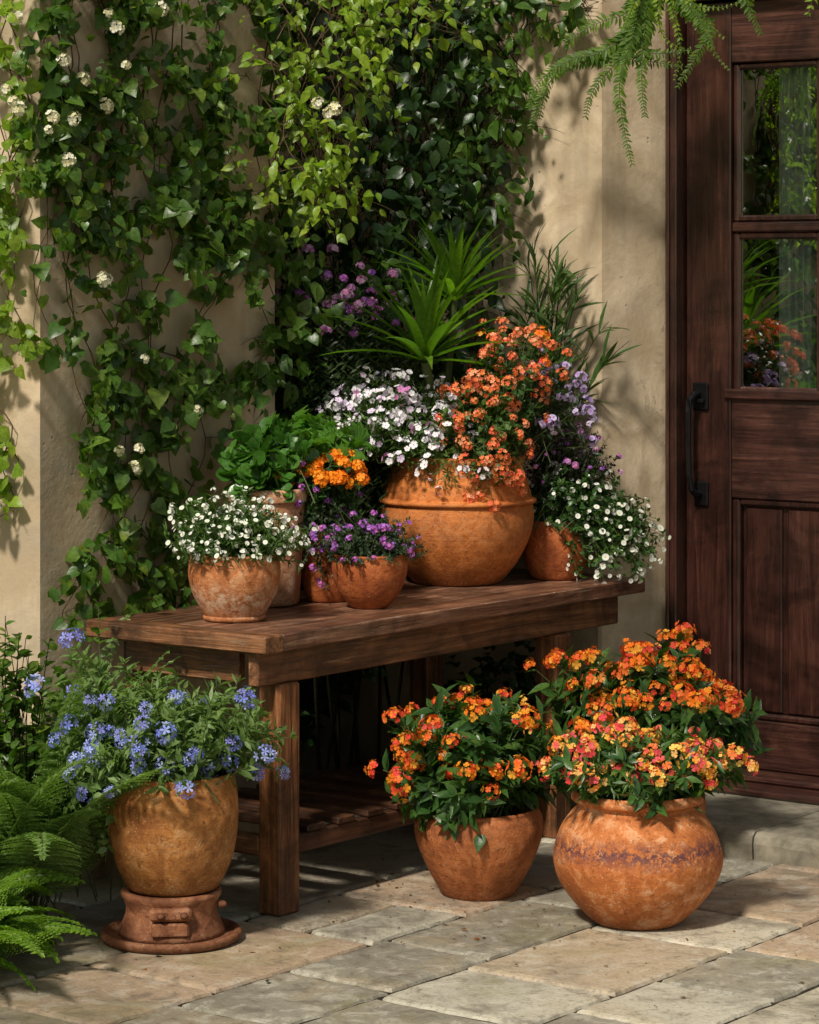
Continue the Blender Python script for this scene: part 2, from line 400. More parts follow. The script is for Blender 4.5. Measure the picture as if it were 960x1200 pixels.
M['lantana'] = m_leaf('dark_glossy_leaf', g((.030, .085, .018), (.048, .125, .024), (.075, .17, .03), (.11, .21, .035)), .28, .36)
M['mound'] = m_leaf('fine_leaf', g((.055, .125, .018), (.09, .18, .03), (.14, .24, .045), (.065, .14, .03)), .33, .5)
M['mound_grey'] = m_leaf('fine_grey_leaf', g((.03, .065, .024), (.05, .095, .035), (.085, .125, .05), (.05, .06, .04)), .28, .5)
M['purple_leaf'] = m_leaf('fine_purple_leaf', g((.025, .025, .022), (.045, .022, .038), (.03, .05, .022), (.06, .03, .05)), .2, .5)
M['blue_fol'] = m_leaf('willowy_leaf', g((.13, .23, .05), (.19, .30, .075), (.26, .37, .11), (.20, .31, .11)), .38, .5)
M['strap'] = m_leaf('strap_leaf', g((.085, .20, .012), (.13, .27, .02), (.18, .33, .03)), .42, .33)
M['bamboo'] = m_leaf('narrow_leaf', g((.055, .12, .03), (.09, .175, .045), (.14, .24, .07), (.075, .085, .04)), .3, .4)
M['succ'] = m_leaf('thick_leaf', g((.045, .14, .018), (.075, .2, .025), (.11, .25, .04)), .25, .3, .55)
M['lobed'] = m_leaf('lobed_leaf', g((.09, .24, .025), (.13, .30, .04), (.17, .34, .06)), .42, .42)
M['shrub_dark'] = m_leaf('shrub_leaf', g((.045, .08, .025), (.065, .11, .035), (.10, .155, .05)), .28, .45)
M['orange'] = m_petal('orange_petal', g((.82, .30, .02), (.85, .20, .015), (.80, .12, .02), (.86, .42, .05), (.80, .17, .03), (.72, .06, .03)))
M['orange_mix'] = m_petal('orange_pink_petal', g((.86, .42, .05), (.82, .20, .05), (.88, .58, .12), (.74, .06, .07), (.86, .32, .05), (.87, .50, .16), (.78, .11, .12)))
M['red_orange'] = m_petal('red_orange_petal', g((.80, .13, .03), (.84, .22, .04), (.72, .07, .04), (.85, .32, .06)))
M['orange_bright'] = m_petal('bright_orange_petal', g((.86, .25, .01), (.86, .32, .02), (.84, .19, .012)))
M['coral'] = m_petal('coral_petal', g((.85, .22, .08), (.86, .29, .13), (.82, .17, .06), (.87, .38, .20), (.84, .20, .05), (.80, .13, .06)))
M['white'] = m_petal('white_petal', g((.80, .80, .72), (.84, .83, .78), (.76, .77, .66)))
M['pinkwhite'] = m_petal('pink_white_petal', g((.82, .78, .83), (.84, .83, .84), (.80, .77, .82), (.72, .60, .78), (.84, .83, .83), (.82, .80, .84), (.64, .24, .54)))
M['purple'] = m_petal('purple_petal', g((.36, .11, .52), (.50, .14, .55), (.58, .16, .50), (.45, .20, .62)))
M['pink'] = m_petal('pink_petal', g((.74, .26, .56), (.78, .38, .64), (.62, .24, .62), (.76, .48, .72)))
M['blue'] = m_petal('blue_petal', g((.22, .27, .78), (.32, .37, .84), (.42, .48, .88), (.27, .26, .72)))
M['lav'] = m_petal('lavender_petal', g((.60, .50, .76), (.72, .64, .82), (.50, .36, .68)))
M['cream'] = m_petal('cream_petal', g((.78, .74, .50), (.82, .80, .64), (.70, .68, .42)))
M['yellow_eye'] = m_plain('flower_eye', (.62, .42, .05), .7, .2)
M['pink_eye'] = m_plain('pink_flower_eye', (.50, .05, .25), .7, .2)

# ---------------------------------------------------------------- leaf and flower templates
def blade(widths, fold=.18, curl=.18, n_len=None, wav=0.0):
    """leaf of unit length along y; widths are half-widths at even stations"""
    k = len(widths); V = []; Fc = []
    for j, w in enumerate(widths):
        y = j/(k-1); z = -curl*y*y + wav*math.sin(y*7)
        V += [(-w, y, z+fold*w), (0, y, z), (w, y, z+fold*w)]
    for j in range(k-1):
        a = j*3; b = a+3
        Fc += [((a, a+1, b+1, b), 0), ((a+1, a+2, b+2, b+1), 0)]
    return np.array(V, float), Fc
IVY = (np.array([(0, 0, 0), (-.30, -.10, .06), (-.50, .16, .10), (-.40, .46, .05), (-.20, .76, -.06), (0, 1.0, -.2),
                 (.20, .76, -.06), (.40, .46, .05), (.50, .16, .10), (.30, -.10, .06), (0, .34, 0), (0, .70, -.07)]),
       [((0, 10, 2, 1), 0), ((10, 3, 2), 0), ((10, 11, 4, 3), 0), ((11, 5, 4), 0),
        ((0, 9, 8, 10), 0), ((10, 8, 7), 0), ((10, 7, 6, 11), 0), ((11, 6, 5), 0)])
OVATE = blade([.04, .23, .30, .25, .12, 0.004], .3, .26)
LANCE = blade([.03, .15, .19, .16, .08, .003], .3, .22)
NARROW = blade([.015, .05, .06, .045, .003], .4, .25)
TINY = (np.array([(0, 0, 0), (-.28, .45, .07), (0, 1, -.08), (.28, .45, .07)]), [((0, 3, 2, 1), 0)])
SLIM = (np.array([(0, 0, 0), (-.11, .45, .04), (0, 1, -.1), (.11, .45, .04)]), [((0, 3, 2, 1), 0)])
SPOON = blade([.05, .12, .24, .34, .30, .10], .35, -.12)
def lobed():
    V = [(0, 0, 0)]; Fc = []
    n = 7; ang = np.linspace(-1.25, 1.25, n)
    for j, a in enumerate(ang):
        r = 1.0-.28*abs(a)
        V.append((r*.92*math.sin(a), .18+r*.8*math.cos(a), -.12*abs(a)-.06)); 
        if j < n-1:
            b = (a+ang[j+1])/2; r2 = .52-.08*abs(b)
            V.append((r2*math.sin(b), .18+r2*.8*math.cos(b), .06))
    for j in range(1, len(V)-1): Fc.append(((0, j+1, j), 0))
    return np.array(V), Fc
LOBED = lobed()
def flower5(n=5, w=.42, cup=.25, notch=False, eye=.16):
    """round flower of unit radius in the xy plane facing +z"""
    V = [(0, 0, 0)]; Fc = []
    for k in range(n):
        a = 2*PI*k/n
        def p(r, t, z): return (r*math.cos(a)-t*math.sin(a), r*math.sin(a)+t*math.cos(a), z)
        o = len(V)
        V += [p(.45, -w*.75, cup*.35), p(.85, -w, cup*.8), p(1.0, 0, cup if not notch else cup*.7), p(.85, w, cup*.8), p(.45, w*.75, cup*.35)]
        Fc.append(((0, o, o+1, o+2, o+3, o+4), 0))
    if eye:
        o = len(V); V += [(eye*math.cos(2*PI*k/6), eye*math.sin(2*PI*k/6), .10) for k in range(6)]
        Fc.append((tuple(range(o, o+6)), 1))
    return np.array(V), Fc
FLOWER = flower5()
FLOWER_W = flower5(5, .55, .2, True, .2)
STAR = flower5(5, .27, .3, False, .0)
FLORET = flower5(4, .5, .25, False, .0)
DAISY = flower5(8, .27, .12, False, .28)

def head_mesh(name, mats, n=18, R=.026, fr=.0105, flat=1.0, tmpl=FLORET, seed=0, low=-.15, rnd=.12):
    """a rounded cluster of florets"""
    r_ = np.random.default_rng(seed); mb = MB()
    i = np.arange(n)+.5; z = 1-(1-low)*i/n; ph = i*2.39996+r_.uniform(0, 6)
    rad = np.sqrt(np.maximum(0, 1-z*z)); d = np.stack([rad*np.cos(ph), rad*np.sin(ph), z], 1)+r_.normal(0, rnd, (n, 3))
    pos = d*R*r_.uniform(.85, 1.12, (n, 1))*np.array([1, 1, flat])
    al = np.cross(d, r_.normal(0, 1, (n, 3))); B = basis(al, d)
    mb.inst(tmpl, pos, B, fr*r_.uniform(.85, 1.2, n))
    o = mb.build(name, mats); me = o.data; bpy.data.objects.remove(o)
    return me
def single_mesh(name, tmpl, mats, r):
    mb = MB(); mb.inst(tmpl, np.zeros((1, 3)), np.eye(3)[None], [r]); o = mb.build(name, mats); me = o.data
    bpy.data.objects.remove(o); return me

def place_flowers(name, meshes, pos, dirs, parent, smin=.85, smax=1.2, limit=100, label=None):
    """one mesh object per flower, up to a hundred; the rest as one stuff part"""
    k = len(pos)
    order = np.argsort([p[1]*.5 for p in pos])     # nearest first
    for q, i in enumerate(order[:limit]):
        me = meshes[int(rng.integers(len(meshes)))]
        o = bpy.data.objects.new(name, me); COL.objects.link(o); o.parent = parent
        d = Vector(dirs[i]).normalized(); s = rng.uniform(smin, smax)
        o.matrix_local = Matrix.Translation(Vector(pos[i])) @ d.to_track_quat('Z', 'Y').to_matrix().to_4x4() @ Matrix.Rotation(rng.uniform(0, 6.28), 4, 'Z') @ Matrix.Scale(s, 4)
        if label: o['label'] = label
    rest = order[limit:]
    if len(rest):
        mb = MB()
        for i in rest:
            me = meshes[int(rng.integers(len(meshes)))]
            V = np.zeros(len(me.vertices)*3); me.vertices.foreach_get('co', V); V = V.reshape(-1, 3)
            R = np.array((Vector(dirs[i]).normalized().to_track_quat('Z', 'Y').to_matrix() @ Matrix.Rotation(rng.uniform(0, 6.28), 3, 'Z')))
            V = V@R.T*rng.uniform(smin, smax)+np.array(pos[i])
            off = mb.n
            for p in me.polygons:
                mb.L.append(np.array(p.vertices)+off); mb.S.append(len(p.vertices)); mb.M.append(p.material_index)
            mb.V.append(V); mb.n += len(V)
        o = mb.build(name+'s', list(meshes[0].materials), parent); o['kind'] = 'stuff'

def local(parent):
    m = parent.matrix_basis if parent else Matrix()
    return m

# ---------------------------------------------------------------- plant growers (all in the thing's own space)
def bez(a, b, c, n):
    t = np.linspace(0, 1, n)[:, None]
    return (1-t)**2*a+2*t*(1-t)*b+t*t*c
def bush(parent, c, R, n, leaf, llen, per, mats, seed=0, low=-.25, root=None, up=.5, stem_r=.0022, t0=.3, lmat='lantana',
         smat='stem', lname='leaves', sname='stems', bump=.22, jitter=.55, face=.45, droop=0.0, tipleaf=True, lvar=.35, spread=.05, dirs=None, stems=True, stem_every=1):
    """stems rise from the pot and fan out to an uneven ellipsoid; leaves all along them. Returns tips, directions"""
    r_ = np.random.default_rng(seed); c = np.array(c, float); R = np.array(R, float)
    root = np.array(root if root is not None else (c[0], c[1], c[2]-R[2]*.6), float)
    mbs = MB(); tips = []; dd = []; LP = []; LD = []; LN = []; LS = []
    ph = r_.uniform(0, 6.28, 4)
    i = np.arange(n)+.5; zz = 1-(1-low)*i/n; an = i*2.39996
    for q in range(n):
        rad = math.sqrt(max(0, 1-zz[q]**2))
        d = np.array([rad*math.cos(an[q]), rad*math.sin(an[q]), zz[q]])+r_.normal(0, .10, 3); d /= np.linalg.norm(d)
        lump = 1+bump*(math.sin(3*an[q]+ph[0]+2*zz[q])*.5+math.sin(5*zz[q]+ph[1]+an[q])*.5)
        k = r_.uniform(.62, 1.08)*lump
        tip = c+d*R*k
        a = root+np.append(r_.normal(0, spread, 2), 0)
        mid = a*.45+tip*.55+np.array([0, 0, up*R[2]*r_.uniform(.3, 1)])+r_.normal(0, .02, 3)
        tip2 = tip-np.array([0, 0, droop*np.linalg.norm(d[:2])])
        P = bez(a, mid, tip2, 9)
        if stems and q % stem_every == 0: mbs.tube(P, np.linspace(stem_r, stem_r*.5, 9), 4)
        tips.append(P[-1]); t_ = P[-1]-P[-2]; t_ /= np.linalg.norm(t_)+1e-9; dd.append(t_*.5+d*.7)
        t = np.sort(r_.uniform(t0, 1.0, per)); x = t*8; j = np.clip(x.astype(int), 0, 7); fr = (x-j)[:, None]
        pp = P[j]*(1-fr)+P[j+1]*fr; tg = P[j+1]-P[j]; tg /= np.linalg.norm(tg, axis=1)[:, None]+1e-9
        side = r_.normal(0, 1, (per, 3)); side -= (side*tg).sum(1)[:, None]*tg; side /= np.linalg.norm(side, axis=1)[:, None]+1e-9
        LP.append(pp); LD.append(tg*.55+side*(jitter+.4)+np.array([0, 0, .1])); LN.append(np.array([0, 0, 1.])*face+d*.6+r_.normal(0, .35, (per, 3)))
        LS.append(llen*r_.uniform(1-lvar, 1+lvar, per)*(1-.25*t))
    mb = MB(); LP = np.concatenate(LP); 
    mb.inst(leaf, LP, basis(np.concatenate(LD), np.concatenate(LN)), np.concatenate(LS))
    mb.build(lname, M[lmat], parent, smooth=True)
    if stems: mbs.build(sname, M[smat], parent)
    return np.array(tips), np.array(dd)

def front_bias(tips, dd, keep, cam_dir, seed=0, up=.3):
    """pick tips for flowers: more of them where the crown sees the light"""
    r_ = np.random.default_rng(seed)
    return r_.permutation(len(tips))[:keep]

def pot(parent, name, prof, mat, thick=.014, soil_z=None, wob=.012, seed=0, n=72):
    """turned pot: the outer profile given, a rolled lip and an inner wall"""
    prof = [tuple(p) for p in prof]
    # smooth the outer profile
    pts = np.array(prof); fine = []
    for j in range(len(pts)-1):
        p0 = pts[max(0, j-1)]; p1 = pts[j]; p2 = pts[j+1]; p3 = pts[min(len(pts)-1, j+2)]
        for t in np.linspace(0, 1, 5)[:-1]:
            fine.append(.5*((2*p1)+(-p0+p2)*t+(2*p0-5*p1+4*p2-p3)*t*t+(-p0+3*p1-3*p2+p3)*t**3))
    fine.append(pts[-1]); fine = [tuple(p) for p in fine]
    r, z = fine[-1]
    lip = [(r-thick*.25, z+.005), (r-thick*.75, z+.004), (r-thick, z-.004)]
    sz = soil_z if soil_z is not None else z-.03
    inner = [(r-thick*1.1, z-.02), (min(q[0] for q in fine if q[1] > sz*.7)-thick*1.2, sz-.03), (.012, sz-.034)]
    mb = MB(); mb.lathe([(max(.01, fine[0][0]*.3), fine[0][1]+.0)]+fine+lip+inner, n, wob, seed=seed)
    o = mb.build(name, M[mat], parent, smooth=True)
    parent_pot = o
    s = MB(); rs = inner[0][0]*.995
    s.lathe([(rs, sz-.012), (rs*.75, sz+.004), (rs*.4, sz+.012), (.005, sz+.014)], 28, .03, seed=seed+1, close=False)
    s.build('soil', M['soil'], o, smooth=True)
    return o

# ================================================================= SETTING
# ---- ground sheet
mb = MB(); S = 60
mb.add([(-S, -S, -.07), (S, -S, -.07), (S, S, -.07), (-S, S, -.07)], [(0, 1, 2, 3)])
tag(mb.build('ground', M['soil_ground']), kind='structure')
# ---- flagstone patio: mortar bed and irregular slabs
mb = MB()
c = [uv(.3, 2.0), uv(7.6, 2.0), uv(7.6, 9.2), uv(.3, 9.2)]
mb.add([(p.x, p.y, -.011) for p in c]+[(p.x, p.y, -.07) for p in c], [(3, 2, 1, 0), (0, 1, 5, 4), (1, 2, 6, 5), (2, 3, 7, 6), (3, 0, 4, 7)])
tag(mb.build('mortar_bed', M['joint']), kind='structure')
mb = MB(); rr = random.Random(5)
def slab(u0, u1, v0, v1):
    gp = .0075
    u0 += gp; u1 -= gp; v0 += gp; v1 -= gp
    n = 11; pts = []
    for (a, b) in (((u0, v0), (u1, v0)), ((u1, v0), (u1, v1)), ((u1, v1), (u0, v1)), ((u0, v1), (u0, v0))):
        for k in range(n):
            t = k/n; j = .0045 if k else .006
            pts.append((a[0]+(b[0]-a[0])*t+rr.uniform(-j, j), a[1]+(b[1]-a[1])*t+rr.uniform(-j, j)))
    cu, cv = (u0+u1)/2, (v0+v1)/2; h = rr.uniform(-.002, .001); tu, tv = rr.uniform(-.004, .004), rr.uniform(-.004, .004)
    V = []
    for ring, (ins, dz) in enumerate(((0, -.04), (0, -.010), (.004, -.003), (.014, 0))):
        for (a, b) in pts:
            du, dv = a-cu, b-cv; L = max(1e-6, math.hypot(du, dv))
            a2, b2 = a-du/L*ins*1.2, b-dv/L*ins*1.2
            p = uv(a2, b2); V.append((p.x, p.y, dz+(h+tu*(a2-cu)+tv*(b2-cv) if ring else 0)))
    m = len(pts); fs = []
    for r in range(3):
        for k in range(m): fs.append((r*m+(k+1) % m, r*m+k, (r+1)*m+k, (r+1)*m+(k+1) % m))
    fs.append(tuple(3*m+k for k in range(m))[::-1])
    mb.add(V, fs)
u = .35
row = 0
while u < 7.5:
    w = rr.choice([.33, .40, .44, .36]); v = 2.05+rr.uniform(-.1, .3)
    while v < 9.1:
        L = rr.choice([.36, .44, .54, .60, .40]); L = min(L, 9.15-v)
        if L < .12: break
        if w > .33 and L < .45 and rr.random() < .12:
            slab(u, u+w*.5, v, v+L); slab(u+w*.5, u+w, v, v+L)
        else: slab(u, u+w, v, v+L)
        v += L
    u += w; row += 1
tag(mb.build('patio_paving', M['slab']), kind='structure')

# ---- walls
def wall_box(name, u0, u1, v0, v1, z0, z1, mat, label, cat='wall', parent=None):
    mb = MB(); nu = max(2, int((u1-u0)/.12)); nv = max(2, int((v1-v0)/.12)); nz = int((z1-z0)/.12)
    r_ = np.random.default_rng(int(u0*97+v0*31))
    # gently uneven hand-trowelled faces
    def wob(a, b, s): return .006*math.sin(a*5.1+s)*math.sin(b*3.7+s*2)+.003*math.sin(a*13+b*9+s)
    def grid(fn, na, nb):
        V = [fn(a/na, b/nb) for a in range(na+1) for b in range(nb+1)]
        F_ = [(a*(nb+1)+b, (a+1)*(nb+1)+b, (a+1)*(nb+1)+b+1, a*(nb+1)+b+1) for a in range(na) for b in range(nb)]
        mb.add(V, F_)
    def edge(t): return min(1, 8*min(t, 1-t))
    U = lambda a: u0+(u1-u0)*a
    W = lambda a: v0+(v1-v0)*a
    Z = lambda b: z0+(z1-z0)*b
    rd = .018
    grid(lambda a, b: tuple(uv(U(a), v0+rd*max(0, 1-min(a, 1-a)*(u1-u0)/.05)**2+edge(a)*wob(U(a), Z(b), 1), Z(b))), nu*2, nz)
    grid(lambda a, b: tuple(uv(U(1-a), v1, Z(b))), nu, nz)
    grid(lambda a, b: tuple(uv(u0+edge(a)*wob(W(a), Z(b), 3)+0.0, W(1-a)*1.0 if a < 1 else v0+rd, Z(b))), nv*2, nz)
    grid(lambda a, b: tuple(uv(u1, W(a), Z(b))), nv, nz)
    grid(lambda a, b: tuple(uv(U(a), W(b), z1)), nu, nv)
    o = mb.build(name, M[mat], parent, smooth=True)
    if label: tag(o, label, cat)
    return o
wall_box('stucco_wall', 5.44, 8.2, 5.52, 6.54, -.06, 3.9, 'stucco', 'tall beige stucco pier at the left covered in flowering climber')
# right wall: u-face, splayed jamb beside the door, continues behind the niche
def right_wall():
    mb = MB(); zt = 3.6
    ring = [(6.62, 7.50), (4.905, 7.50), (4.894, 7.506), (4.888, 7.52), (4.800, 7.745), (4.800, 8.10), (6.62, 8.10)]
    # subdivide for unevenness
    P = []
    for k in range(len(ring)):
        a = ring[k]; b = ring[(k+1) % len(ring)]; n = max(1, int(math.hypot(b[0]-a[0], b[1]-a[1])/.08))
        for j in range(n):
            t = j/n; P.append((a[0]+(b[0]-a[0])*t, a[1]+(b[1]-a[1])*t, .0 if j == 0 else 1.0))
    nz = 36; m = len(P); V = []
    for q in range(nz+1):
        z = -.06+(zt+.06)*q/nz
        for (a, b, e) in P:
            V.append(tuple(uv(a+e*.003*math.sin(z*4+b*9), b+e*.006*math.sin(a*5+z*3.1)*math.sin(z*2.3+a), z)))
    fs = [(q*m+(k+1) % m, q*m+k, (q+1)*m+k, (q+1)*m+(k+1) % m) for q in range(nz) for k in range(m)]
    fs.append(tuple(nz*m+k for k in range(m))[::-1])
    mb.add(V, fs)
    o = mb.build('stucco_wall', M['stucco'], smooth=False)
    tag(o, 'beige stucco wall with splayed jamb beside the brown door', 'wall')
right_wall()
wall_box('garden_wall', 6.62, 6.86, 6.1, 8.6, -.06, 2.36, 'stucco_dark', 'dark garden wall at the back of the dark planted niche')
# wall to the right of the door and above it, house room behind
wall_box('stucco_wall', 2.4, 3.66, 7.62, 8.10, -.06, 3.6, 'stucco', 'beige stucco wall on the hinge side right of the door')
wall_box('stucco_wall', 3.663, 4.797, 7.66, 8.10, 2.70, 3.6, 'stucco', 'beige stucco lintel wall above the wooden door frame')
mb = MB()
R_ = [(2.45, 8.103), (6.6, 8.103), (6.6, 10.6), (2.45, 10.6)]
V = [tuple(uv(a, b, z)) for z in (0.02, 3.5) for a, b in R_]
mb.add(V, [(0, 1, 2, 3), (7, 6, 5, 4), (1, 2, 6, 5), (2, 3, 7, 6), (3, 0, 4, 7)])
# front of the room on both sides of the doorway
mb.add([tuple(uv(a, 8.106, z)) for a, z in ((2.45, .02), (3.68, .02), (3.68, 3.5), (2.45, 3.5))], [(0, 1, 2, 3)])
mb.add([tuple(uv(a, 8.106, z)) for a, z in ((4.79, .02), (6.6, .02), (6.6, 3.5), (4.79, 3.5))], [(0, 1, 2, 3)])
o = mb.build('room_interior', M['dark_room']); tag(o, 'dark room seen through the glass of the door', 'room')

# ---- stone step in front of the door
mb = MB()
n = 40
for k, (a0, a1) in enumerate(((4.68, 4.12), (4.115, 3.5), (3.495, 2.8))):
    prof = [(7.115, -.05), (7.110, .045), (7.118, .066), (7.135, .078), (7.3, .082), (7.74, .082)]
    V = []; m = 14
    for j in range(m+1):
        aa = a0+(a1-a0)*j/m
        for (b, z) in prof: V.append(tuple(uv(aa, b+.006*math.sin(aa*31+z*20)+.004*math.sin(aa*77), z+.002*math.sin(aa*19+b*8)*(z > 0))))
    p = len(prof)
    fs = [(j*p+q, j*p+q+1, (j+1)*p+q+1, (j+1)*p+q) for j in range(m) for q in range(p-1)]
    fs.append(tuple(range(p))[::-1]); fs.append(tuple(m*p+q for q in range(p)))
    mb.add(V, fs)
tag(mb.build('stone_step', M['step'], smooth=False), 'low worn stone step in front of the wooden door', 'step')

# ================================================================= DOOR
# door space: x to the right along the wall, y into the house, z up
def door_space(u, v, z): return uv(u, v, z)
RD = math.atan2(-CV, SV)
DU = 4.395                     # u of the door leaf's left edge
DV = 7.79
fr = thing('door_frame', 'dark brown wooden frame around the glazed door', 'door frame', uv(4.795, 7.735, .0), RD)
FW = 1.10
def jamb(x0, x1, mirror=False):
    mb = MB()
    mb.box(x0, x1, -.012, .22, .083, 2.70, .004)
    s = (x0+.010, x0+.020) if not mirror else (x1-.020, x1-.010)
    mb.box(s[0], s[1], -.022, -.0115, .083, 2.70, .003)
    return mb
jamb(0, .042).build('jamb', M['door_z'], fr); jamb(FW-.042, FW, True).build('jamb', M['door_z'], fr)
mb = MB(); mb.box(.0425, FW-.0425, -.012, .22, 2.585, 2.70, .004); mb.box(.0425, FW-.0425, .0, .018, 2.572, 2.5845, .003); mb.build('head', M['door_x'], fr)
mb = MB(); mb.box(.0425, FW-.0425, -.16, .24, .0825, .108, .008); mb.box(.0425, FW-.0425, -.06, .24, .1085, .128, .006); mb.build('threshold', M['door_x'], fr)
W_ = 1.008
dr = thing('wooden_door', 'varnished dark brown door with glass panes above a plank panel', 'door', uv(4.795, 7.735, 0)+Vector((.799*.0455, -.602*.0455, 0)), RD)
Y0, Y1 = .045, .095
ZB, ZT = .131, 2.568
ST = .165
mb = MB(); mb.box(0, ST, Y0, Y1, ZB, ZT, .004); mb.build('stile', M['door_z'], dr)
mb = MB(); mb.box(W_-ST, W_, Y0, Y1, ZB, ZT, .004); mb.build('stile', M['door_z'], dr)
XL, XR = ST+.0005, W_-ST-.0005
def rail(z0, z1):
    mb = MB(); mb.box(XL, XR, Y0+.002, Y1-.002, z0, z1, .004); return mb.build('rail', M['door_x'], dr)
rail(2.372, ZT); rail(.985, 1.318); rail(ZB, .285)
# glazing bars and mouldings
XM = (XL+XR)/2
mb = MB(); mb.box(XM-.016, XM+.016, Y0+.006, Y1-.006, 1.3185, 2.3715, .005); mb.build('glazing_bar', M['door_z'], dr)
mb = MB(); ZM = 1.848
mb.box(XL, XM-.0165, Y0+.006, Y1-.006, ZM-.016, ZM+.016, .005); mb.box(XM+.0165, XR, Y0+.006, Y1-.006, ZM-.016, ZM+.016, .005); mb.build('glazing_bar', M['door_x'], dr)
for (x0, x1) in ((XL, XM-.0165), (XM+.0165, XR)):
    for (z0, z1) in ((1.3185, ZM-.0165), (ZM+.0165, 2.3715)):
        mb = MB(); w = .022
        mb.box(x0+.0005, x0+w, Y0+.012, Y1-.016, z0+.0005, z1-.0005, .006); mb.box(x1-w, x1-.0005, Y0+.012, Y1-.016, z0+.0005, z1-.0005, .006)
        mb.box(x0+w+.0005, x1-w-.0005, Y0+.012, Y1-.016, z0+.0005, z0+w, .006); mb.box(x0+w+.0005, x1-w-.0005, Y0+.012, Y1-.016, z1-w, z1-.0005, .006)
        gb = mb.build('window', M['door_z'], dr)
        mb = MB(); yy = Y0+.03
        mb.add([(x0+w-.004, yy, z0+w-.004), (x1-w+.004, yy, z0+w-.004), (x1-w+.004, yy, z1-w+.004), (x0+w-.004, yy, z1-w+.004)], [(0, 1, 2, 3)])
        mb.build('pane', M['glass'], gb)
# sill moulding below the glass
mb = MB(); mb.box(XL-.02, XR+.02, Y0-.014, Y0-.0005, 1.300, 1.334, .006); mb.build('moulding', M['door_x'], dr)
# recessed lower panel of vertical boards with a moulded surround
mb = MB()
for (a, b) in ((XL, XL+.028), (XR-.028, XR)):
    mb.box(a+.0005, b, Y0+.0055, Y1-.01, .2855, .9845, .007)
for (a, b) in ((.2855, .308), (.962, .9845)):
    mb.box(XL+.029, XR-.029, Y0+.0055, Y1-.01, a, b, .007)
mb.build('panel_moulding', M['door_z'], dr)
mb = MB(); x = XL+.034; bw = [.150, .150, .150, .150]
tot = XR-.034-x; k = 4; wv = tot/k
for j in range(k):
    mb.box(x+j*wv+.011, x+(j+1)*wv-.011, Y0+.018, Y1-.022, .312, .958, .008)
mb.box(x-.004, XR-.030, Y1-.0215, Y1-.008, .309, .961, .002)
mb.build('plank_panel', M['door_z'], dr)
# iron pull handle
hd = MB(); hx = .052
hd.box(hx-.022, hx+.034, Y0-.012, Y0-.0005, 1.262, 1.352, .008); hd.box(hx-.016, hx+.034, Y0-.012, Y0-.0005, .955, 1.035, .010)
hd.tube([(hx, Y0-.008, 1.315), (hx, Y0-.035, 1.313), (hx-.004, Y0-.058, 1.295), (hx-.006, Y0-.062, 1.26), (hx-.006, Y0-.06, 1.15), (hx-.004, Y0-.06, 1.06), (hx, Y0-.052, 1.01), (hx+.004, Y0-.03, .995), (hx+.006, Y0-.008, .995)],
        [.012, .012, .012, .010, .009, .009, .010, .012, .012], 10)
hd.lathe([(.017, 0), (.017, .012), (.011, .02), (.004, .022)], 20, c=(hx+.012, 0, 0)) if False else None
ho = hd.build('handle', M['iron'], dr, smooth=False)
mb = MB(); mb.box(hx+.006, hx+.026, Y0-.03, Y0-.0125, 1.285, 1.30, .004); mb.build('thumb_latch', M['iron'], ho)
# curtain inside
mb = MB(); nx = 60
V = []
for j in range(nx+1):
    for z in (.35, 2.45): V.append(((.30+.13*j/nx), .118+.012*math.sin(j*.85)+.01*math.sin(j*.31), z))
mb.add(V, [(2*j, 2*j+2, 2*j+3, 2*j+1) for j in range(nx)])
cu = mb.build('curtain', M['curtain'], smooth=True); cu.location = dr.location; cu.rotation_euler = (0, 0, RD)
tag(cu, 'pale grey curtain hanging behind the door glass', 'curtain')

# ================================================================= BENCH
BL, BWd, BZ = 1.86, .635, .75
bench = thing('wooden_bench', 'weathered brown wooden bench table crowded with terracotta pots', 'bench', uv(4.708, 5.615), ROT)
mb = MB(); rb = random.Random(3)
th = .046
edges = [0, .13, .262, .385, .51, BWd]
for j in range(5):
    a, b = edges[j]+.0015, edges[j+1]-.0015
    mb.box(.082, BL-.001-rb.uniform(0, .004), a, b, BZ-th+rb.uniform(0, .001), BZ-rb.uniform(0, .0015), .004)
mb.build('tabletop', M['bench_top'], bench)
mb = MB(); mb.box(0, .080, -.003, BWd+.002, BZ-th-.001, BZ+.0008, .005); mb.build('end_board', M['bench_y'], bench)
def apron(x0, x1, y0, y1, mat, z0=.605, z1=BZ-th-.0015):
    mb = MB(); mb.box(x0, x1, y0, y1, z0, z1, .004); return mb.build('apron', M[mat], bench)
apron(.03, BL-.09, .045, .080, 'bench_x', .612)
apron(.10, BL-.20, BWd-.075, BWd-.045, 'bench_shaded', .62)
apron(.075, .105, .150, BWd-.08, 'bench_y', .61)
apron(BL-.19, BL-.16, .0805, BWd-.0755, 'bench_y', .61)
LX = [.105, 1.40]
for x in (LX[0], 1.40):
    for y in (.032, BWd-.125):
        mb = MB(); mb.box(x, x+.085, y+(.0485 if y < .1 else 0)*0, y+.075, 0, .611 if y < .1 else .615, .005)
        mb.build('leg', M['bench_z'], bench)
# curved bracket beside the front legs
# lower slatted shelf
mb = MB(); mb.box(.191, 1.399, .050, .082, .150, .200, .004); mb.build('shelf_rail', M['bench_shaded'], bench)
mb = MB(); mb.box(.191, 1.399, BWd-.11, BWd-.08, .150, .200, .004); mb.build('shelf_rail', M['bench_shaded'], bench)
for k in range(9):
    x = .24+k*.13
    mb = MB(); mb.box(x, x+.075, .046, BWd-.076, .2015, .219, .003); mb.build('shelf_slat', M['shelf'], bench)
mb = MB(); mb.box(.108, .140, .1085, BWd-.127, .150, .205, .004); mb.build('stretcher', M['bench_y'], bench)

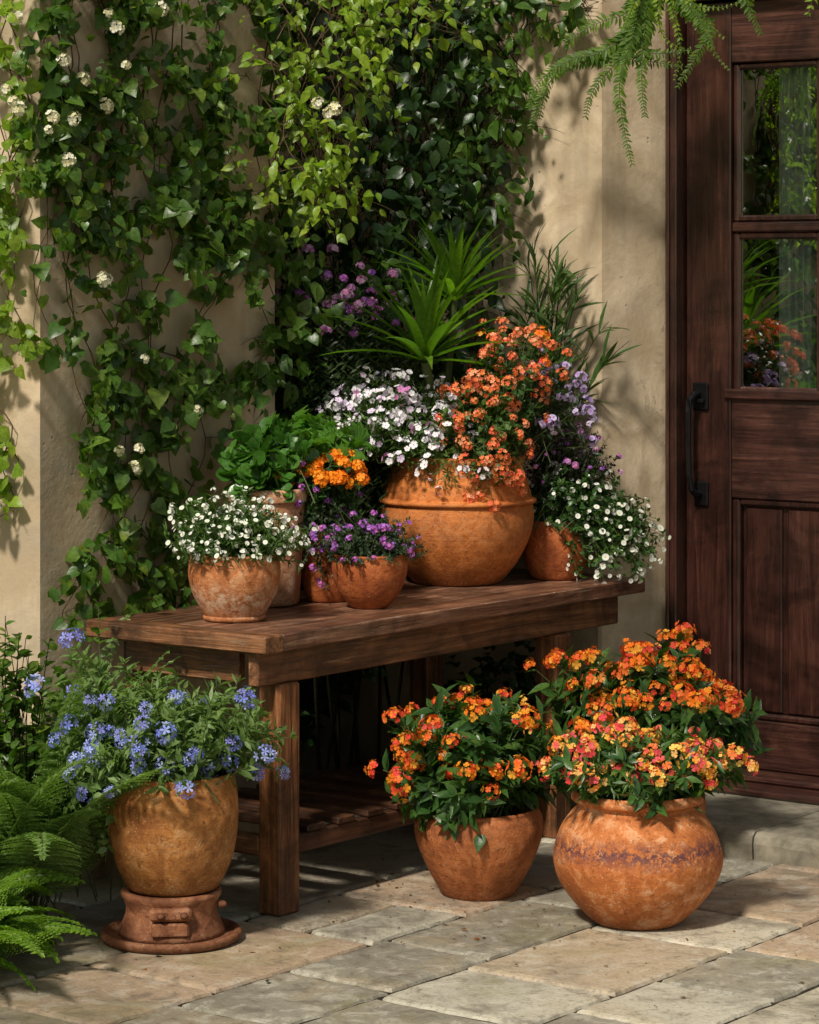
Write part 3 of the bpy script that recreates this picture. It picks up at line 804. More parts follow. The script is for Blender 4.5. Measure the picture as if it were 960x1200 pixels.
# ================================================================= POTS AND PLANTS
def potted(name, label, cat, px, d, z=0.0, group=None, rz=0.0):
    p = Vector((tan_x(px)*d, d, z)); return thing(name, label, cat, p, rz, group)

def tip_flowers(t, tips, dd, keep, seed, name, meshes, smin=.85, smax=1.2, lift=.012, limit=100, cond=None, label=None):
    r_ = np.random.default_rng(seed)
    idx = [i for i in r_.permutation(len(tips)) if cond is None or cond(tips[i], dd[i])][:keep]
    pos = [tips[i]+dd[i]/np.linalg.norm(dd[i])*lift for i in idx]
    dr_ = [dd[i]*.7+np.array([0, -.25, .45])+r_.normal(0, .18, 3) for i in idx]
    place_flowers(name, meshes, pos, dr_, t, smin, smax, limit, label)

H_OR = [head_mesh('orange_head', [M['orange']], 15, .025, .0105, .75, seed=k, low=.05, rnd=.2) for k in range(4)]
H_MX = [head_mesh('orange_pink_head', [M['orange_mix']], 15, .025, .0105, .7, seed=10+k, low=.05, rnd=.2) for k in range(5)]
H_RD = [head_mesh('red_orange_head', [M['red_orange']], 15, .025, .0105, .7, seed=110+k, low=.05, rnd=.2) for k in range(2)]
H_BUD = [head_mesh('bud_head', [M['orange_mix']], 7, .013, .007, .8, seed=15, rnd=.3)]
H_OB = [head_mesh('small_orange_head', [M['orange_bright']], 10, .015, .0105, .8, seed=20+k) for k in range(3)]
H_CO = [head_mesh('coral_head', [M['coral']], 12, .021, .0092, .85, tmpl=flower5(5, .36, .25, False, 0), seed=30+k) for k in range(4)]
H_BL = [head_mesh('blue_head', [M['blue']], 12, .023, .0115, .9, tmpl=flower5(5, .26, .2, False, 0), seed=40+k, low=-.3) for k in range(4)]
H_PU = [head_mesh('purple_head', [M['purple']], 7, .011, .0085, .8, tmpl=flower5(5, .42, .2, False, 0), seed=50+k) for k in range(3)]
H_PK = [head_mesh('pink_head', [M['pink']], 10, .016, .010, .8, tmpl=flower5(5, .4, .2, False, 0), seed=60+k) for k in range(3)]
H_CR = [head_mesh('cream_head', [M['cream'], M['yellow_eye']], 9, .020, .0125, .7, tmpl=flower5(5, .42, .25, False, .2), seed=70+k) for k in range(3)]
F_WH = [single_mesh('white_flower', FLOWER_W, [M['white'], M['yellow_eye']], .0085), head_mesh('white_cluster', [M['white'], M['yellow_eye']], 4, .009, .0072, .7, tmpl=FLOWER_W, seed=81)]
F_WL = [single_mesh('white_flower_large', FLOWER_W, [M['white'], M['yellow_eye']], .012), head_mesh('white_cluster_large', [M['white'], M['yellow_eye']], 3, .011, .010, .7, tmpl=FLOWER_W, seed=83)]
F_PW = [single_mesh('pink_white_flower', flower5(5, .43, .30, True, .15), [M['pinkwhite'], M['pink_eye']], .0165),
        head_mesh('pink_white_cluster', [M['pinkwhite'], M['pink_eye']], 5, .019, .0115, .6, tmpl=flower5(5, .43, .28, True, .14), seed=90, rnd=.25), head_mesh('pink_white_cluster', [M['pinkwhite'], M['pink_eye']], 3, .016, .012, .6, tmpl=flower5(5, .43, .28, True, .14), seed=92, rnd=.3)]
F_LV = [head_mesh('lavender_cluster', [M['lav'], M['pink_eye']], 7, .018, .0105, .7, tmpl=flower5(5, .5, .15, True, .18), seed=91)]

# ---- front pot with the purple band
t = potted('potted_lantana', 'round terracotta pot with flaking purple band and orange red flowers, nearest the step', 'potted plant', 747, 7.38)
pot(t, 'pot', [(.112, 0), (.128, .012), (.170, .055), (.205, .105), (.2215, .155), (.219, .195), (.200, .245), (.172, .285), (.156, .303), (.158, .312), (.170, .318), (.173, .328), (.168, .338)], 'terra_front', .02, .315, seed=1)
tips, dd = bush(t, (0, 0, .39), (.25, .215, .105), 150, LANCE, .056, 17, None, seed=3, low=-.10, root=(0, 0, .30), spread=.06, up=.25, lmat='lantana', bump=.16)
tips2, dd2 = bush(t, (0, 0, .39), (.23, .20, .095), 120, SLIM, .045, 30, None, seed=4, low=-.1, root=(0, 0, .30), spread=.06, lmat='mound', lname='leaves', stems=False)
tip_flowers(t, tips, dd, 98, 5, 'flower_head', H_MX+H_MX+H_BUD, .62, 1.12, .012)
# ---- orange shrub behind it
t = potted('potted_lantana', 'tall leafy orange flowering plant standing behind the purple banded pot', 'potted plant', 762, 8.12)
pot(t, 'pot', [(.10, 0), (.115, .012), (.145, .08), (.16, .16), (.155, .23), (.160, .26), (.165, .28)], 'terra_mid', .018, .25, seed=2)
tips, dd = bush(t, (.0, 0, .415), (.295, .22, .205), 190, LANCE, .078, 18, None, seed=6, low=-.45, root=(0, 0, .25), spread=.05, up=.3, lmat='lantana', bump=.22)
tip_flowers(t, tips, dd, 84, 7, 'flower_head', H_OR+H_OR+H_RD+H_BUD, .65, 1.25, .022, cond=lambda p, d: p[2] > .455)
# ---- middle pot
t = potted('potted_lantana', 'tapered terracotta pot of orange flowers in front of the bench shelf', 'potted plant', 561, 7.70)
pot(t, 'pot', [(.092, 0), (.105, .012), (.140, .07), (.168, .135), (.178, .18), (.174, .215), (.167, .228), (.166, .234)], 'terra_mid', .018, .21, wob=.02, seed=5)
tips, dd = bush(t, (-.01, 0, .345), (.25, .22, .215), 150, LANCE, .072, 18, None, seed=8, low=-.30, root=(0, 0, .21), spread=.05, up=.3, lmat='lantana', bump=.22)
tip_flowers(t, tips, dd, 74, 9, 'flower_head', H_OR+H_OR+H_BUD, .6, 1.2, .024, cond=lambda p, d: p[2] > .31)
bush(t, (-.08, -.08, .24), (.13, .12, .09), 30, OVATE, .055, 14, None, seed=21, low=-.4, root=(-.05, -.06, .22), lmat='lantana', stems=False)

# ---- blue pot on its burner stand
sx, sd = 201, 7.17
st = thing('pot_stand', 'round sooty terracotta stand with little stove door under the blue flower pot', 'pot stand', Vector((tan_x(sx)*sd, sd, 0)), .12)
st.scale = (1, 1, .86)
mb = MB(); mb.lathe([(.150, .0), (.172, .004), (.180, .014), (.180, .026), (.174, .032), (.164, .030), (.158, .022), (.02, .020)], 72, .006, seed=4); mb.build('plate', M['terra_stand'], st, smooth=True)
mb = MB(); mb.lathe([(.136, .021), (.134, .035), (.124, .06), (.116, .085), (.115, .105), (.122, .125), (.128, .138), (.128, .148), (.119, .152), (.108, .150), (.10, .12), (.02, .118)], 72, .012, seed=6); mb.build('body', M['terra_stand'], st, smooth=True)
mb = MB(); mb.box(-.055, .040, -.139, -.105, .040, .082, .006); mb.build('stove_door', M['terra_stand'], st)
mb = MB(); mb.box(-.060, .046, -.143, -.105, .088, .124, .008); mb.build('lintel', M['terra_stand'], st)
for x in (-.032, .026):
    mb = MB(); mb.lathe([(.010, 0), (.010, .005), (.006, .011), (.001, .012)], 14); o = mb.build('rivet', M['terra_stand'], st, smooth=True); o.location = (x, -.1425, .106); o.rotation_euler = (PI/2, 0, 0)
mb = MB(); mb.lathe([(.010, 0), (.012, .006), (.010, .014), (.006, .019), (.002, .020)], 16); o = mb.build('knob', M['terra_stand'], st, smooth=True); o.location = (.118, -.05, .115); o.rotation_euler = (PI/2, 0, 1.2)
t = thing('potted_plumbago', 'ochre terracotta pot of trailing blue flowers raised on a round stand', 'potted plant', Vector((tan_x(203)*sd, sd, .1315)))
pot(t, 'pot', [(.106, 0), (.118, .010), (.143, .058), (.161, .12), (.168, .185), (.165, .24), (.157, .283), (.158, .293)], 'terra_ochre', .018, .26, wob=.012, seed=9)
tips, dd = bush(t, (-.03, 0, .366), (.29, .25, .17), 190, LANCE, .038, 24, None, seed=12, low=-.35, root=(0, 0, .24), spread=.06, up=.35, lmat='blue_fol', bump=.3, droop=.03)
tipsb, ddb = bush(t, (-.04, 0, .366), (.28, .22, .17), 90, SLIM, .05, 36, None, seed=13, low=-.35, root=(0, 0, .24), spread=.06, up=.35, lmat='blue_fol', bump=.35, stem_r=.0013)
tip_flowers(t, tips, dd, 46, 14, 'flower_head', H_BL, .6, 1.05, .010, cond=lambda p, d: p[1] < .06)
tipsc, ddc = bush(t, (-.24, .02, .49), (.10, .09, .17), 20, LANCE, .042, 20, None, seed=15, low=-.2, root=(-.08, 0, .25), lmat='blue_fol', bump=.3, stem_r=.0018)
tip_flowers(t, tipsc, ddc, 3, 14, 'flower_head', H_BL, .9, 1.2, .012)
bush(t, (-.16, -.06, .24), (.13, .08, .20), 26, OVATE, .034, 16, None, seed=16, low=-.95, root=(-.12, -.04, .26), lmat='blue_fol', bump=.3, stem_r=.0013)

# ---- on the bench
BT_ = BZ+.0012
t = potted('potted_alyssum', 'weathered terracotta pot of tiny white flowers on the left end of the bench', 'potted plant', 275, 7.70, BT_)
pot(t, 'pot', [(.070, .004), (.076, .004), (.092, .03), (.115, .075), (.1255, .12), (.1245, .150), (.121, .170), (.1215, .178)], 'terra_white', .014, .158, wob=.015, seed=11)
mb = MB(); mb.lathe([(.070, 0), (.084, .001), (.087, .008), (.085, .014), (.078, .015), (.03, .012)], 56, .008, seed=3); mb.build('saucer', M['terra_white'], t, smooth=True)
tips, dd = bush(t, (0, 0, .205), (.185, .17, .135), 330, SLIM, .030, 20, None, seed=22, low=-.22, root=(0, 0, .16), spread=.05, up=.2, lmat='mound', bump=.14, stem_r=.0011)
tip_flowers(t, tips, dd, 290, 23, 'flower', F_WH, .55, 1.0, .006)
# pale pot with thick leaves
t = thing('potted_succulent', 'pale terracotta pot with thick glossy green leaves at the back left of the bench', 'potted plant', uv(5.18, 6.20, BT_))
pot(t, 'pot', [(.080, 0), (.088, .008), (.092, .05), (.094, .10), (.099, .18), (.105, .27), (.108, .292), (.115, .298), (.116, .328)], 'terra_pale', .016, .305, wob=.012, seed=13)
bush(t, (-.0, 0, .365), (.125, .12, .13), 34, SPOON, .062, 20, None, seed=24, low=-.2, root=(0, 0, .30), up=.3, lmat='succ', t0=.45, bump=.2)
tips, dd = bush(t, (.11, .10, .41), (.15, .09, .12), 26, LOBED, .085, 5, None, seed=25, low=-.1, root=(.04, 0, .30), up=.4, lmat='lobed', t0=.7, bump=.2, lname='lobed_leaves', face=.9)
# orange and purple trailing pot
t = thing('potted_kalanchoe', 'dark pot of bright orange blooms above trailing purple stems on the bench', 'potted plant', uv(5.10, 6.37, BT_))
pot(t, 'pot', [(.055, 0), (.062, .008), (.073, .05), (.080, .11), (.079, .17), (.083, .20)], 'terra_red', .014, .18, wob=.012, seed=15)
tips, dd = bush(t, (-.02, -.06, .345), (.125, .10, .085), 64, OVATE, .035, 14, None, seed=26, low=.0, root=(0, 0, .18), up=.3, lmat='lantana', bump=.1)
tip_flowers(t, tips, dd, 58, 27, 'flower_head', H_OB, .8, 1.2, .012, cond=lambda p, d: p[2] > .33)
tips, dd = bush(t, (-.065, -.07, .235), (.15, .09, .19), 230, TINY, .014, 30, None, seed=28, low=-.9, root=(0, -.02, .20), up=.4, lmat='mound_grey', bump=.2, stem_r=.0010, lname='trailing_leaves', sname='trailing_stems')
tip_flowers(t, tips, dd, 100, 29, 'flower', H_PU, .4, .85, .006, cond=lambda p, d: p[1] < .0)
# small bowl of purple flowers
t = potted('potted_lobelia', 'small round reddish bowl of purple flowers on the front of the bench', 'potted plant', 433, 7.99, BT_)
pot(t, 'pot', [(.048, 0), (.056, .006), (.085, .04), (.104, .085), (.1085, .12), (.105, .142), (.106, .148)], 'terra_red', .012, .13, wob=.014, seed=17)
tips, dd = bush(t, (.0, 0, .165), (.150, .135, .10), 240, TINY, .015, 26, None, seed=30, low=-.2, root=(0, 0, .13), spread=.05, up=.2, lmat='mound_grey', bump=.22, stem_r=.0010)
tip_flowers(t, tips, dd, 72, 31, 'flower', H_PU, .4, .95, .008)
# ---- the big pot
t = thing('planter', 'largest terracotta pot, moulded with a ridge, filled with mixed flowers on the bench', 'planter', Vector((tan_x(536)*8.66, 8.66, BT_)))
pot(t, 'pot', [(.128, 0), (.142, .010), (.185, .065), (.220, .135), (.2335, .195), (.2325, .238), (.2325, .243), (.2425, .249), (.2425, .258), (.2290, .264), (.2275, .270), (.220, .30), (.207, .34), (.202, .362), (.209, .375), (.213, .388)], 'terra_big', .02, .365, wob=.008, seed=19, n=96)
# white and pink flowers, left side
tips, dd = bush(t, (-.20, -.10, .47), (.225, .15, .175), 420, SLIM, .034, 18, None, seed=32, low=-.45, root=(-.08, -.05, .36), up=.3, lmat='mound', bump=.18, lname='white_flower_leaves', sname='white_flower_stems', stem_r=.0014)
tip_flowers(t, tips, dd, 320, 33, 'flower', F_PW, .5, 1.0, .01, limit=100)
tips, dd = bush(t, (-.02, -.20, .37), (.13, .06, .12), 60, SLIM, .03, 12, None, seed=34, low=-.6, root=(-.02, -.12, .38), up=.3, lmat='mound', bump=.18, lname='white_flower_leaves', sname='white_flower_stems', stem_r=.0014)
tip_flowers(t, tips, dd, 26, 35, 'flower', F_PW, .55, 1.0, .01)
# coral flowers tumbling over the rim
tips, dd = bush(t, (.075, -.16, .46), (.12, .10, .23), 130, OVATE, .027, 16, None, seed=36, low=-.9, root=(.08, -.10, .38), up=.5, lmat='mound', bump=.25, lname='coral_flower_leaves', sname='coral_flower_stems', stem_r=.0014, droop=.02)
tip_flowers(t, tips, dd, 78, 37, 'flower_head', H_CO, .5, 1.05, .01, cond=lambda p, d: p[1] < -.10 and p[2] > .2)
tips, dd = bush(t, (.18, -.05, .63), (.145, .11, .17), 84, OVATE, .032, 14, None, seed=38, low=-.6, root=(.10, -.05, .38), up=.4, lmat='lantana', bump=.25, lname='coral_flower_leaves', sname='coral_flower_stems', stem_r=.0016)
tip_flowers(t, tips, dd, 54, 39, 'flower_head', H_CO+H_OR[:1], .5, 1.05, .014)
# lavender flowers behind on the right
tips, dd = bush(t, (.27, .02, .54), (.16, .12, .15), 130, SLIM, .03, 16, None, seed=40, low=-.6, root=(.12, .06, .37), up=.4, lmat='mound_grey', bump=.25, lname='lavender_flower_leaves', sname='lavender_flower_stems', stem_r=.0014)
tip_flowers(t, tips, dd, 62, 41, 'flower', F_LV, .5, 1.0, .01)
# strap leaved rosettes
def rosette(parent, c, n, L, w, seed, lo=-.05, name='strap_leaves', lean=(0, 0), mat='strap'):
    r_ = np.random.default_rng(seed); mb = MB()
    for k in range(n):
        a = k*2.39996+r_.uniform(-.25, .25); e = lo+(1.45-lo)*((k+.5)/n)**.8
        l = L*r_.uniform(.75, 1.1)*(1 if e < 1.2 else .8); m = 10
        d = np.array([math.cos(a), math.sin(a), 0])+np.array([lean[0], lean[1], 0])*.4
        P = []; p = np.array(c, float); el = e+.25
        for j in range(m):
            P.append(p.copy()); p = p+(d*math.cos(el)+np.array([0, 0, math.sin(el)]))*l/(m-1); el -= r_.uniform(.03, .11)
        P = np.array(P); T = np.gradient(P, axis=0); side = np.cross(T, [0, 0, 1.]); nn = np.linalg.norm(side, axis=1)
        side = side/nn[:, None]; up = np.cross(side, T); up /= np.linalg.norm(up, axis=1)[:, None]
        tt = np.linspace(0, 1, m); ww = w*r_.uniform(.8, 1.15)*np.clip(np.minimum(.55+tt*2.2, (1.0-tt)*2.2), .02, 1)
        V = []
        for j in range(m):
            V += [P[j]-side[j]*ww[j]+up[j]*ww[j]*.45, P[j], P[j]+side[j]*ww[j]+up[j]*ww[j]*.45]
        fs = []
        for j in range(m-1): fs += [(3*j, 3*j+1, 3*j+4, 3*j+3), (3*j+1, 3*j+2, 3*j+5, 3*j+4)]
        mb.add(V, fs)
    return mb.build(name, M[mat], parent, smooth=True)
rosette(t, (-.10, -.10,   .68), 40, .37, .0140, 42, lo=-.2)
rosette(t, (-.01, .0, .86), 34, .34, .0125, 43, lo=.0)
mb = MB(); mb.tube([(-.02, 0, .36), (-.07, -.06, .55), (-.10, -.10, .68)], .014, 8); mb.tube([(.0, .05, .36), (-.03, .04, .60), (-.01, .0, .87)], .012, 8); mb.build('strap_stems', M['stem'], t)
# ---- right pot with white flowers cascading over the bench end
t = thing('potted_bacopa', 'terracotta pot with white flowers cascading over the right end of the bench', 'potted plant', Vector((tan_x(652)*8.77, 8.77, BT_)))
pot(t, 'pot', [(.070, 0), (.080, .008), (.098, .05), (.106, .10), (.104, .15), (.108, .18)], 'terra_red', .014, .165, wob=.012, seed=23)
tips, dd = bush(t, (.06, -.04, .23), (.15, .13, .16), 200, OVATE, .026, 16, None, seed=44, low=-.45, root=(0, 0, .16), up=.5, lmat='lantana', bump=.2, stem_r=.0013)
tip_flowers(t, tips, dd, 90, 45, 'flower', F_WL, .4, .85, .008, limit=70)
tips, dd = bush(t, (.18, -.07, .12), (.155, .10, .15), 230, OVATE, .022, 14, None, seed=46, low=-.8, root=(.06, -.03, .18), up=.7, lmat='lantana', bump=.2, stem_r=.0013)
tip_flowers(t, tips, dd, 140, 47, 'flower', F_WL, .4, 1.0, .008, limit=40)
tips, dd = bush(t, (.03, -.03, .38), (.15, .11, .12), 150, TINY, .018, 22, None, seed=48, low=-.5, root=(0, 0, .17), up=.5, lmat='purple_leaf', bump=.2, stem_r=.0013, lname='purple_leaves', sname='purple_stems')
tip_flowers(t, tips, dd, 60, 49, 'purple_flower', H_PU+H_PK[:1], .3, .6, .006)
# ---- narrow leaved plant in a small pot at the back
t = thing('bamboo_plant', 'wispy narrow leaved plant rising against the wall behind the big pot', 'plant', uv(5.035, 7.395, BT_))
pot(t, 'pot', [(.040, 0), (.048, .005), (.058, .06), (.062, .10), (.064, .11)], 'terra_red', .008, .095, wob=.01, seed=27)
r_ = np.random.default_rng(50); mbs = MB(); LP = []; LD = []; LS = []
for k in range(30):
    a = r_.uniform(0, 6.28); sp = min(.24, abs(r_.normal(0, .13))); hgt = r_.uniform(.55, .98)-.5*sp
    tip = np.array([sp*math.cos(a)*1.05+.01, min(.05, sp*math.sin(a))-.05, .10+hgt]); b = np.array([r_.normal(0, .015), r_.normal(0, .015), .09])
    P = bez(b, np.array([tip[0]*.25, tip[1]*.2, .12+hgt*.75]), tip, 12); mbs.tube(P, np.linspace(.002, .001, 12), 4)
    n = 11
    for tt in r_.uniform(.5, 1, n):
        j = min(10, int(tt*11)); T = P[j+1]-P[j]; T /= np.linalg.norm(T); s = r_.normal(0, 1, 3); s /= np.linalg.norm(s)
        s[1] = -abs(s[1])*.6; LP.append(P[j]+(P[j+1]-P[j])*(tt*11-j)); LD.append(T*.75+s*.7+np.array([0, 0, .12])); LS.append(r_.uniform(.07, .135))
mb = MB(); LP = np.array(LP); mb.inst(NARROW, LP, basis(np.array(LD), np.array([0, -.4, 1.])+r_.normal(0, .3, (len(LP), 3))), np.array(LS)); mb.build('leaves', M['bamboo'], t, smooth=True); mbs.build('stems', M['stem_dark'], t)

# ================================================================= CLIMBERS
def vine(name, label, cat, paths, fn, normal, leaf, lmat, smat, llen, dens, spread, off, seed, group=None, sub=3, hang=.5, loc=None, blossoms=None, bmesh_=None, shoots=9):
    """leaves clothe stems that run along polylines on a wall"""
    r_ = np.random.default_rng(seed); ln = np.array(normal)
    pts0 = [fn(*p, .01) for p in paths[0][:1]][0]
    base = loc if loc is not None else Vector((pts0.x, pts0.y, 0))
    t = thing(name, label, cat, base); base = np.array(base)
    mbs = MB(); LP = []; LD = []; LN = []; LS = []
    for path in paths:
        for s in range(sub):
            P = []
            for (px, py) in path: P.append(np.array(fn(px+r_.normal(0, spread*.35), py+r_.normal(0, 6), .015+off*abs(r_.normal(0, .5))))-base)
            # refine by chaikin
            P = np.array(P)
            for _ in range(2):
                Q = np.empty((2*len(P)-2, 3)); Q[0::2] = P[:-1]*.75+P[1:]*.25; Q[1::2] = P[:-1]*.25+P[1:]*.75
                P = np.vstack([P[:1], Q, P[-1:]])
            m = len(P); ev = np.cross(ln, [0, 0, 1.]); ev /= np.linalg.norm(ev); q_ = np.arange(m)
            P = P+ev[None]*(spread/3300*8*.55)*(np.sin(q_*.9+r_.uniform(0, 6))+.7*np.sin(q_*.37+r_.uniform(0, 6)))[:, None]
            mbs.tube(P, np.linspace(.0024, .0010, m), 4)
            seg0 = np.linalg.norm(np.diff(P, axis=0), axis=1).sum(); runs = [(P, .35)]
            for _k in range(max(1, int(seg0*shoots))):
                j = int(r_.integers(0, m-1)); dv = ev*r_.normal(0, 1)+np.array([0, 0, r_.normal(-.25, .6)])+ln*abs(r_.normal(0, .45)); dv /= np.linalg.norm(dv)
                l = r_.uniform(.05, .20); tip = P[j]+dv*l-np.array([0, 0, .25*l]); Q = bez(P[j], P[j]+dv*l*.55, tip, 6); mbs.tube(Q, np.linspace(.0014, .0007, 6), 3); runs.append((Q, 1.0))
            for (P_, wgt) in runs:
                seg = np.linalg.norm(np.diff(P_, axis=0), axis=1); L = seg.sum(); n = max(1, int(L*dens/sub*wgt*(1.0 if wgt < .9 else 1.15))); cs = np.concatenate([[0], np.cumsum(seg)])
                x = np.sort(r_.uniform(0, L, n))
                if wgt < .9: x = x[(np.sin(x*19+r_.uniform(0, 6))+np.sin(x*43+r_.uniform(0, 6))*.7) > r_.uniform(-1.7, 1.2, n)]; n = len(x)
                if n == 0: continue
                j = np.clip(np.searchsorted(cs, x)-1, 0, len(seg)-1); f = ((x-cs[j])/seg[j])[:, None]
                pp = P_[j]*(1-f)+P_[j+1]*f; tg = (P_[j+1]-P_[j])/seg[j][:, None]
                lat = r_.normal(0, 1, (n, 3)); lat -= (lat@ln)[:, None]*ln; lat *= spread/3300*8*(.35 if wgt < .9 else .14)
                pp = pp+lat+ln[None]*np.abs(r_.normal(0, off*.8, n))[:, None]
                LP.append(pp); LD.append(np.array([0, 0, -hang])+r_.normal(0, .6, (n, 3))+lat*6+(tg*.5 if wgt > .9 else 0)); LN.append(ln[None]*.8+np.array([0, -.2, .55])+r_.normal(0, .45, (n, 3)))
                LS.append(llen*np.clip(r_.lognormal(-.12, .36, n), .3, 1.5)*(1.05-.35*x/L if wgt > .9 else 1))
    mb = MB(); LP = np.concatenate(LP); mb.inst(leaf, LP, basis(np.concatenate(LD), np.concatenate(LN)), np.concatenate(LS))
    mb.build('leaves', M[lmat], t, smooth=True); mbs.build('stems', M[smat], t)
    if blossoms:
        place_flowers('blossom', bmesh_, [np.array(fn(px, py, off*2.0+.055))-base for px, py in blossoms], [ln+np.array([0, 0, .5])+r_.normal(0, .25, 3) for _ in blossoms], t, .5, .95)
    return t
onl = lambda px, py, o=0: on_left(px, py, o)
paths = [[(60, -40), (90, 130), (75, 300), (105, 420), (100, 500), (95, 580)],
         [(130, -40), (150, 130), (140, 260), (130, 380), (150, 470), (135, 560), (118, 640), (92, 725)],
         [(190, -40), (200, 120), (180, 250), (185, 330), (165, 420), (182, 500), (165, 590), (150, 680), (152, 725)],
         [(228, -40), (235, 150), (212, 230), (226, 300)], [(250, -30), (262, 160), (252, 230), (268, 285)],
         [(238, 312), (240, 360), (236, 400)], [(185, 420), (232, 450), (214, 520), (200, 610), (185, 690)],
         [(300, -40), (312, 100), (303, 200), (312, 300), (318, 380), (300, 440), (262, 452), (220, 446), (190, 470)],
         [(110, -40), (120, 80), (100, 200), (115, 300)], [(165, -40), (170, 90), (190, 190), (205, 240)], [(80, -40), (60, 60), (70, 160), (95, 250)],
         [(45, 100), (62, 200), (55, 300), (60, 420)], [(140, 240), (180, 250), (225, 220), (270, 240)], [(60, 170), (120, 160), (190, 170), (250, 130)], [(330, -40), (325, 90), (322, 220), (330, 330)]]
vine('climbing_vine', 'leafy green climber with cream blossoms covering the shaded face of the left pier', 'climber', paths, onl, NU, IVY, 'ivy', 'stem_brown', .042, 195, 28, .026, 100, sub=2, shoots=7.5,
     loc=uv(5.40, 5.8, 0), blossoms=[(127, 15), (137, 32), (148, 76), (98, 92), (125, 124), (62, 137), (86, 139), (80, 187), (122, 328), (140, 528), (163, 526), (158, 548), (57, 152), (210, 25), (190, 10), (75, 70), (232, 480), (170, 420)], bmesh_=H_CR)
pfp = lambda px, py, o=0: on_pier_front(px, py, o)
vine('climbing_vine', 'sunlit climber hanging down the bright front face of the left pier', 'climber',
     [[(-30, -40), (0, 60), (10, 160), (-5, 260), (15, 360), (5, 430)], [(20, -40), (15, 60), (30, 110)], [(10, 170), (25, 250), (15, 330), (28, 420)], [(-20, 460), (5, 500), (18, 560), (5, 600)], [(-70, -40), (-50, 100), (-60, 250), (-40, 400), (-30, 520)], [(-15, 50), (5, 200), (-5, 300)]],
     pfp, NV, IVY, 'ivy_lit', 'stem_brown', .038, 150, 26, .030, 101, sub=2, shoots=6, loc=uv(5.6, 5.48, 0), blossoms=[(15, 118), (22, 128), (8, 105), (18, 20)], bmesh_=H_CR)
# vine on the right wall edge and over the niche
onr = lambda px, py, o=0: on_right(px, py, o)
vine('climbing_vine', 'long leaved dark green vine tumbling down the wall beside the niche', 'climber',
     [[(470, -40), (540, 60), (575, 150), (560, 215), (548, 260)], [(520, -40), (590, 40), (600, 120), (565, 190), (535, 250)], [(440, -40), (480, 90), (500, 190), (500, 260)], [(560, -40), (600, 10), (640, -10), (690, 8)], [(500, -40), (520, 80), (525, 180), (510, 300)],
      [(600, -40), (610, 40), (600, 90), (590, 180)], [(420, 0), (450, 100), (440, 200), (470, 300)], [(650, -40), (665, 0), (690, 15)], [(540, 0), (555, 110), (540, 200), (560, 270)]],
     onr, NV, OVATE, 'ivy', 'stem_dark', .054, 125, 34, .09, 102, sub=4, loc=uv(5.4, 7.45, 0), hang=.6)
# bright hanging vine in front of the niche
def bright_fn(px, py, o=0): return at(px, py, 8.36-o*1.5+.0008*(px-390))
vine('hanging_vine', 'bright yellow green vine catching the sun above the dark niche', 'climber',
     [[(340, -40), (352, 60), (346, 150), (360, 215)], [(375, -40), (385, 70), (378, 160), (392, 235)], [(405, -40), (410, 60), (398, 150), (410, 240)], [(440, -40), (432, 40), (440, 110)], [(360, -20), (400, 30), (450, 20), (520, -10)], [(360, 120), (395, 200), (375, 245)], [(325, 60), (340, 140), (335, 220)], [(480, -40), (500, 20), (540, 50)]],
     bright_fn, Vector((0, -1, .2)), OVATE, 'ivy_lit', 'stem_brown', .040, 125, 26, .08, 103, sub=4, loc=Vector((tan_x(380)*8.36, 8.36, 0)), hang=.5, blossoms=[(385, 132), (392, 128), (372, 120)], bmesh_=H_CR)
# dark foliage filling the niche
def niche_fn(px, py, o=0): return at(px, py, 9.22-o*2)
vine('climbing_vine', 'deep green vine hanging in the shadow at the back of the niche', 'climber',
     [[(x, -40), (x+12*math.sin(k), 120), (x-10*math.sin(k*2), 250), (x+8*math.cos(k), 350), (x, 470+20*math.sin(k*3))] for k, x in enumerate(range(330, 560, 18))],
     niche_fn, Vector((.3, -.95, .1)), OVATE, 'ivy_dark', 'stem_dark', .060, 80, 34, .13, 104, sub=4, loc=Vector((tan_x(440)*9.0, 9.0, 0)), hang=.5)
# a strand of ivy along the back edge of the pier
vine('climbing_vine', 'dark ivy strand following the back edge of the left pier', 'climber',
     [[(322, 180), (332, 260), (326, 340), (322, 420), (335, 470)], [(340, 200), (360, 260), (350, 330), (340, 400)], [(352, 230), (395, 265), (430, 300)]],
     lambda px, py, o=0: on_left(px, py, o-.02, 5.50), NU, OVATE, 'ivy', 'stem_dark', .055, 120, 24, .05, 105, sub=3, loc=uv(5.46, 6.52, 0))

# ---- shrubs in the niche
t = thing('flowering_shrub', 'fine leaved shrub with pink purple flowers behind the bench in the niche', 'shrub', uv(5.37, 6.775, 0))
tips, dd = bush(t, (.0, .02, 1.46), (.23, .14, .25), 300, SLIM, .040, 34, None, seed=60, low=-.35, root=(0, 0, .05), up=.1, lmat='shrub_dark', smat='stem_dark', bump=.25, t0=.6, stem_r=.006, stem_every=40)
tip_flowers(t, tips, dd, 84, 61, 'flower_head', H_PK+H_PU, .6, 1.05, .015, cond=lambda p, d: p[2] > 1.50)
t = thing('shrub', 'dark leafy shrub low in the niche behind the pots', 'shrub', uv(5.95, 7.05, 0))
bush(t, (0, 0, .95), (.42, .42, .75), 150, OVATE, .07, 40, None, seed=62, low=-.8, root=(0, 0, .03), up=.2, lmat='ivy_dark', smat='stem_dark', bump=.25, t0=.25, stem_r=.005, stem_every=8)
t = thing('shrub', 'dark grassy shrub against the wall at the end of the niche', 'shrub', uv(5.50, 7.28, 0))
bush(t, (0, 0, 1.25), (.17, .15, .52), 120, NARROW, .10, 26, None, seed=63, low=-.5, root=(0, 0, .03), up=.2, lmat='bamboo', smat='stem_dark', bump=.25, t0=.65, stem_r=.006, stem_every=30)
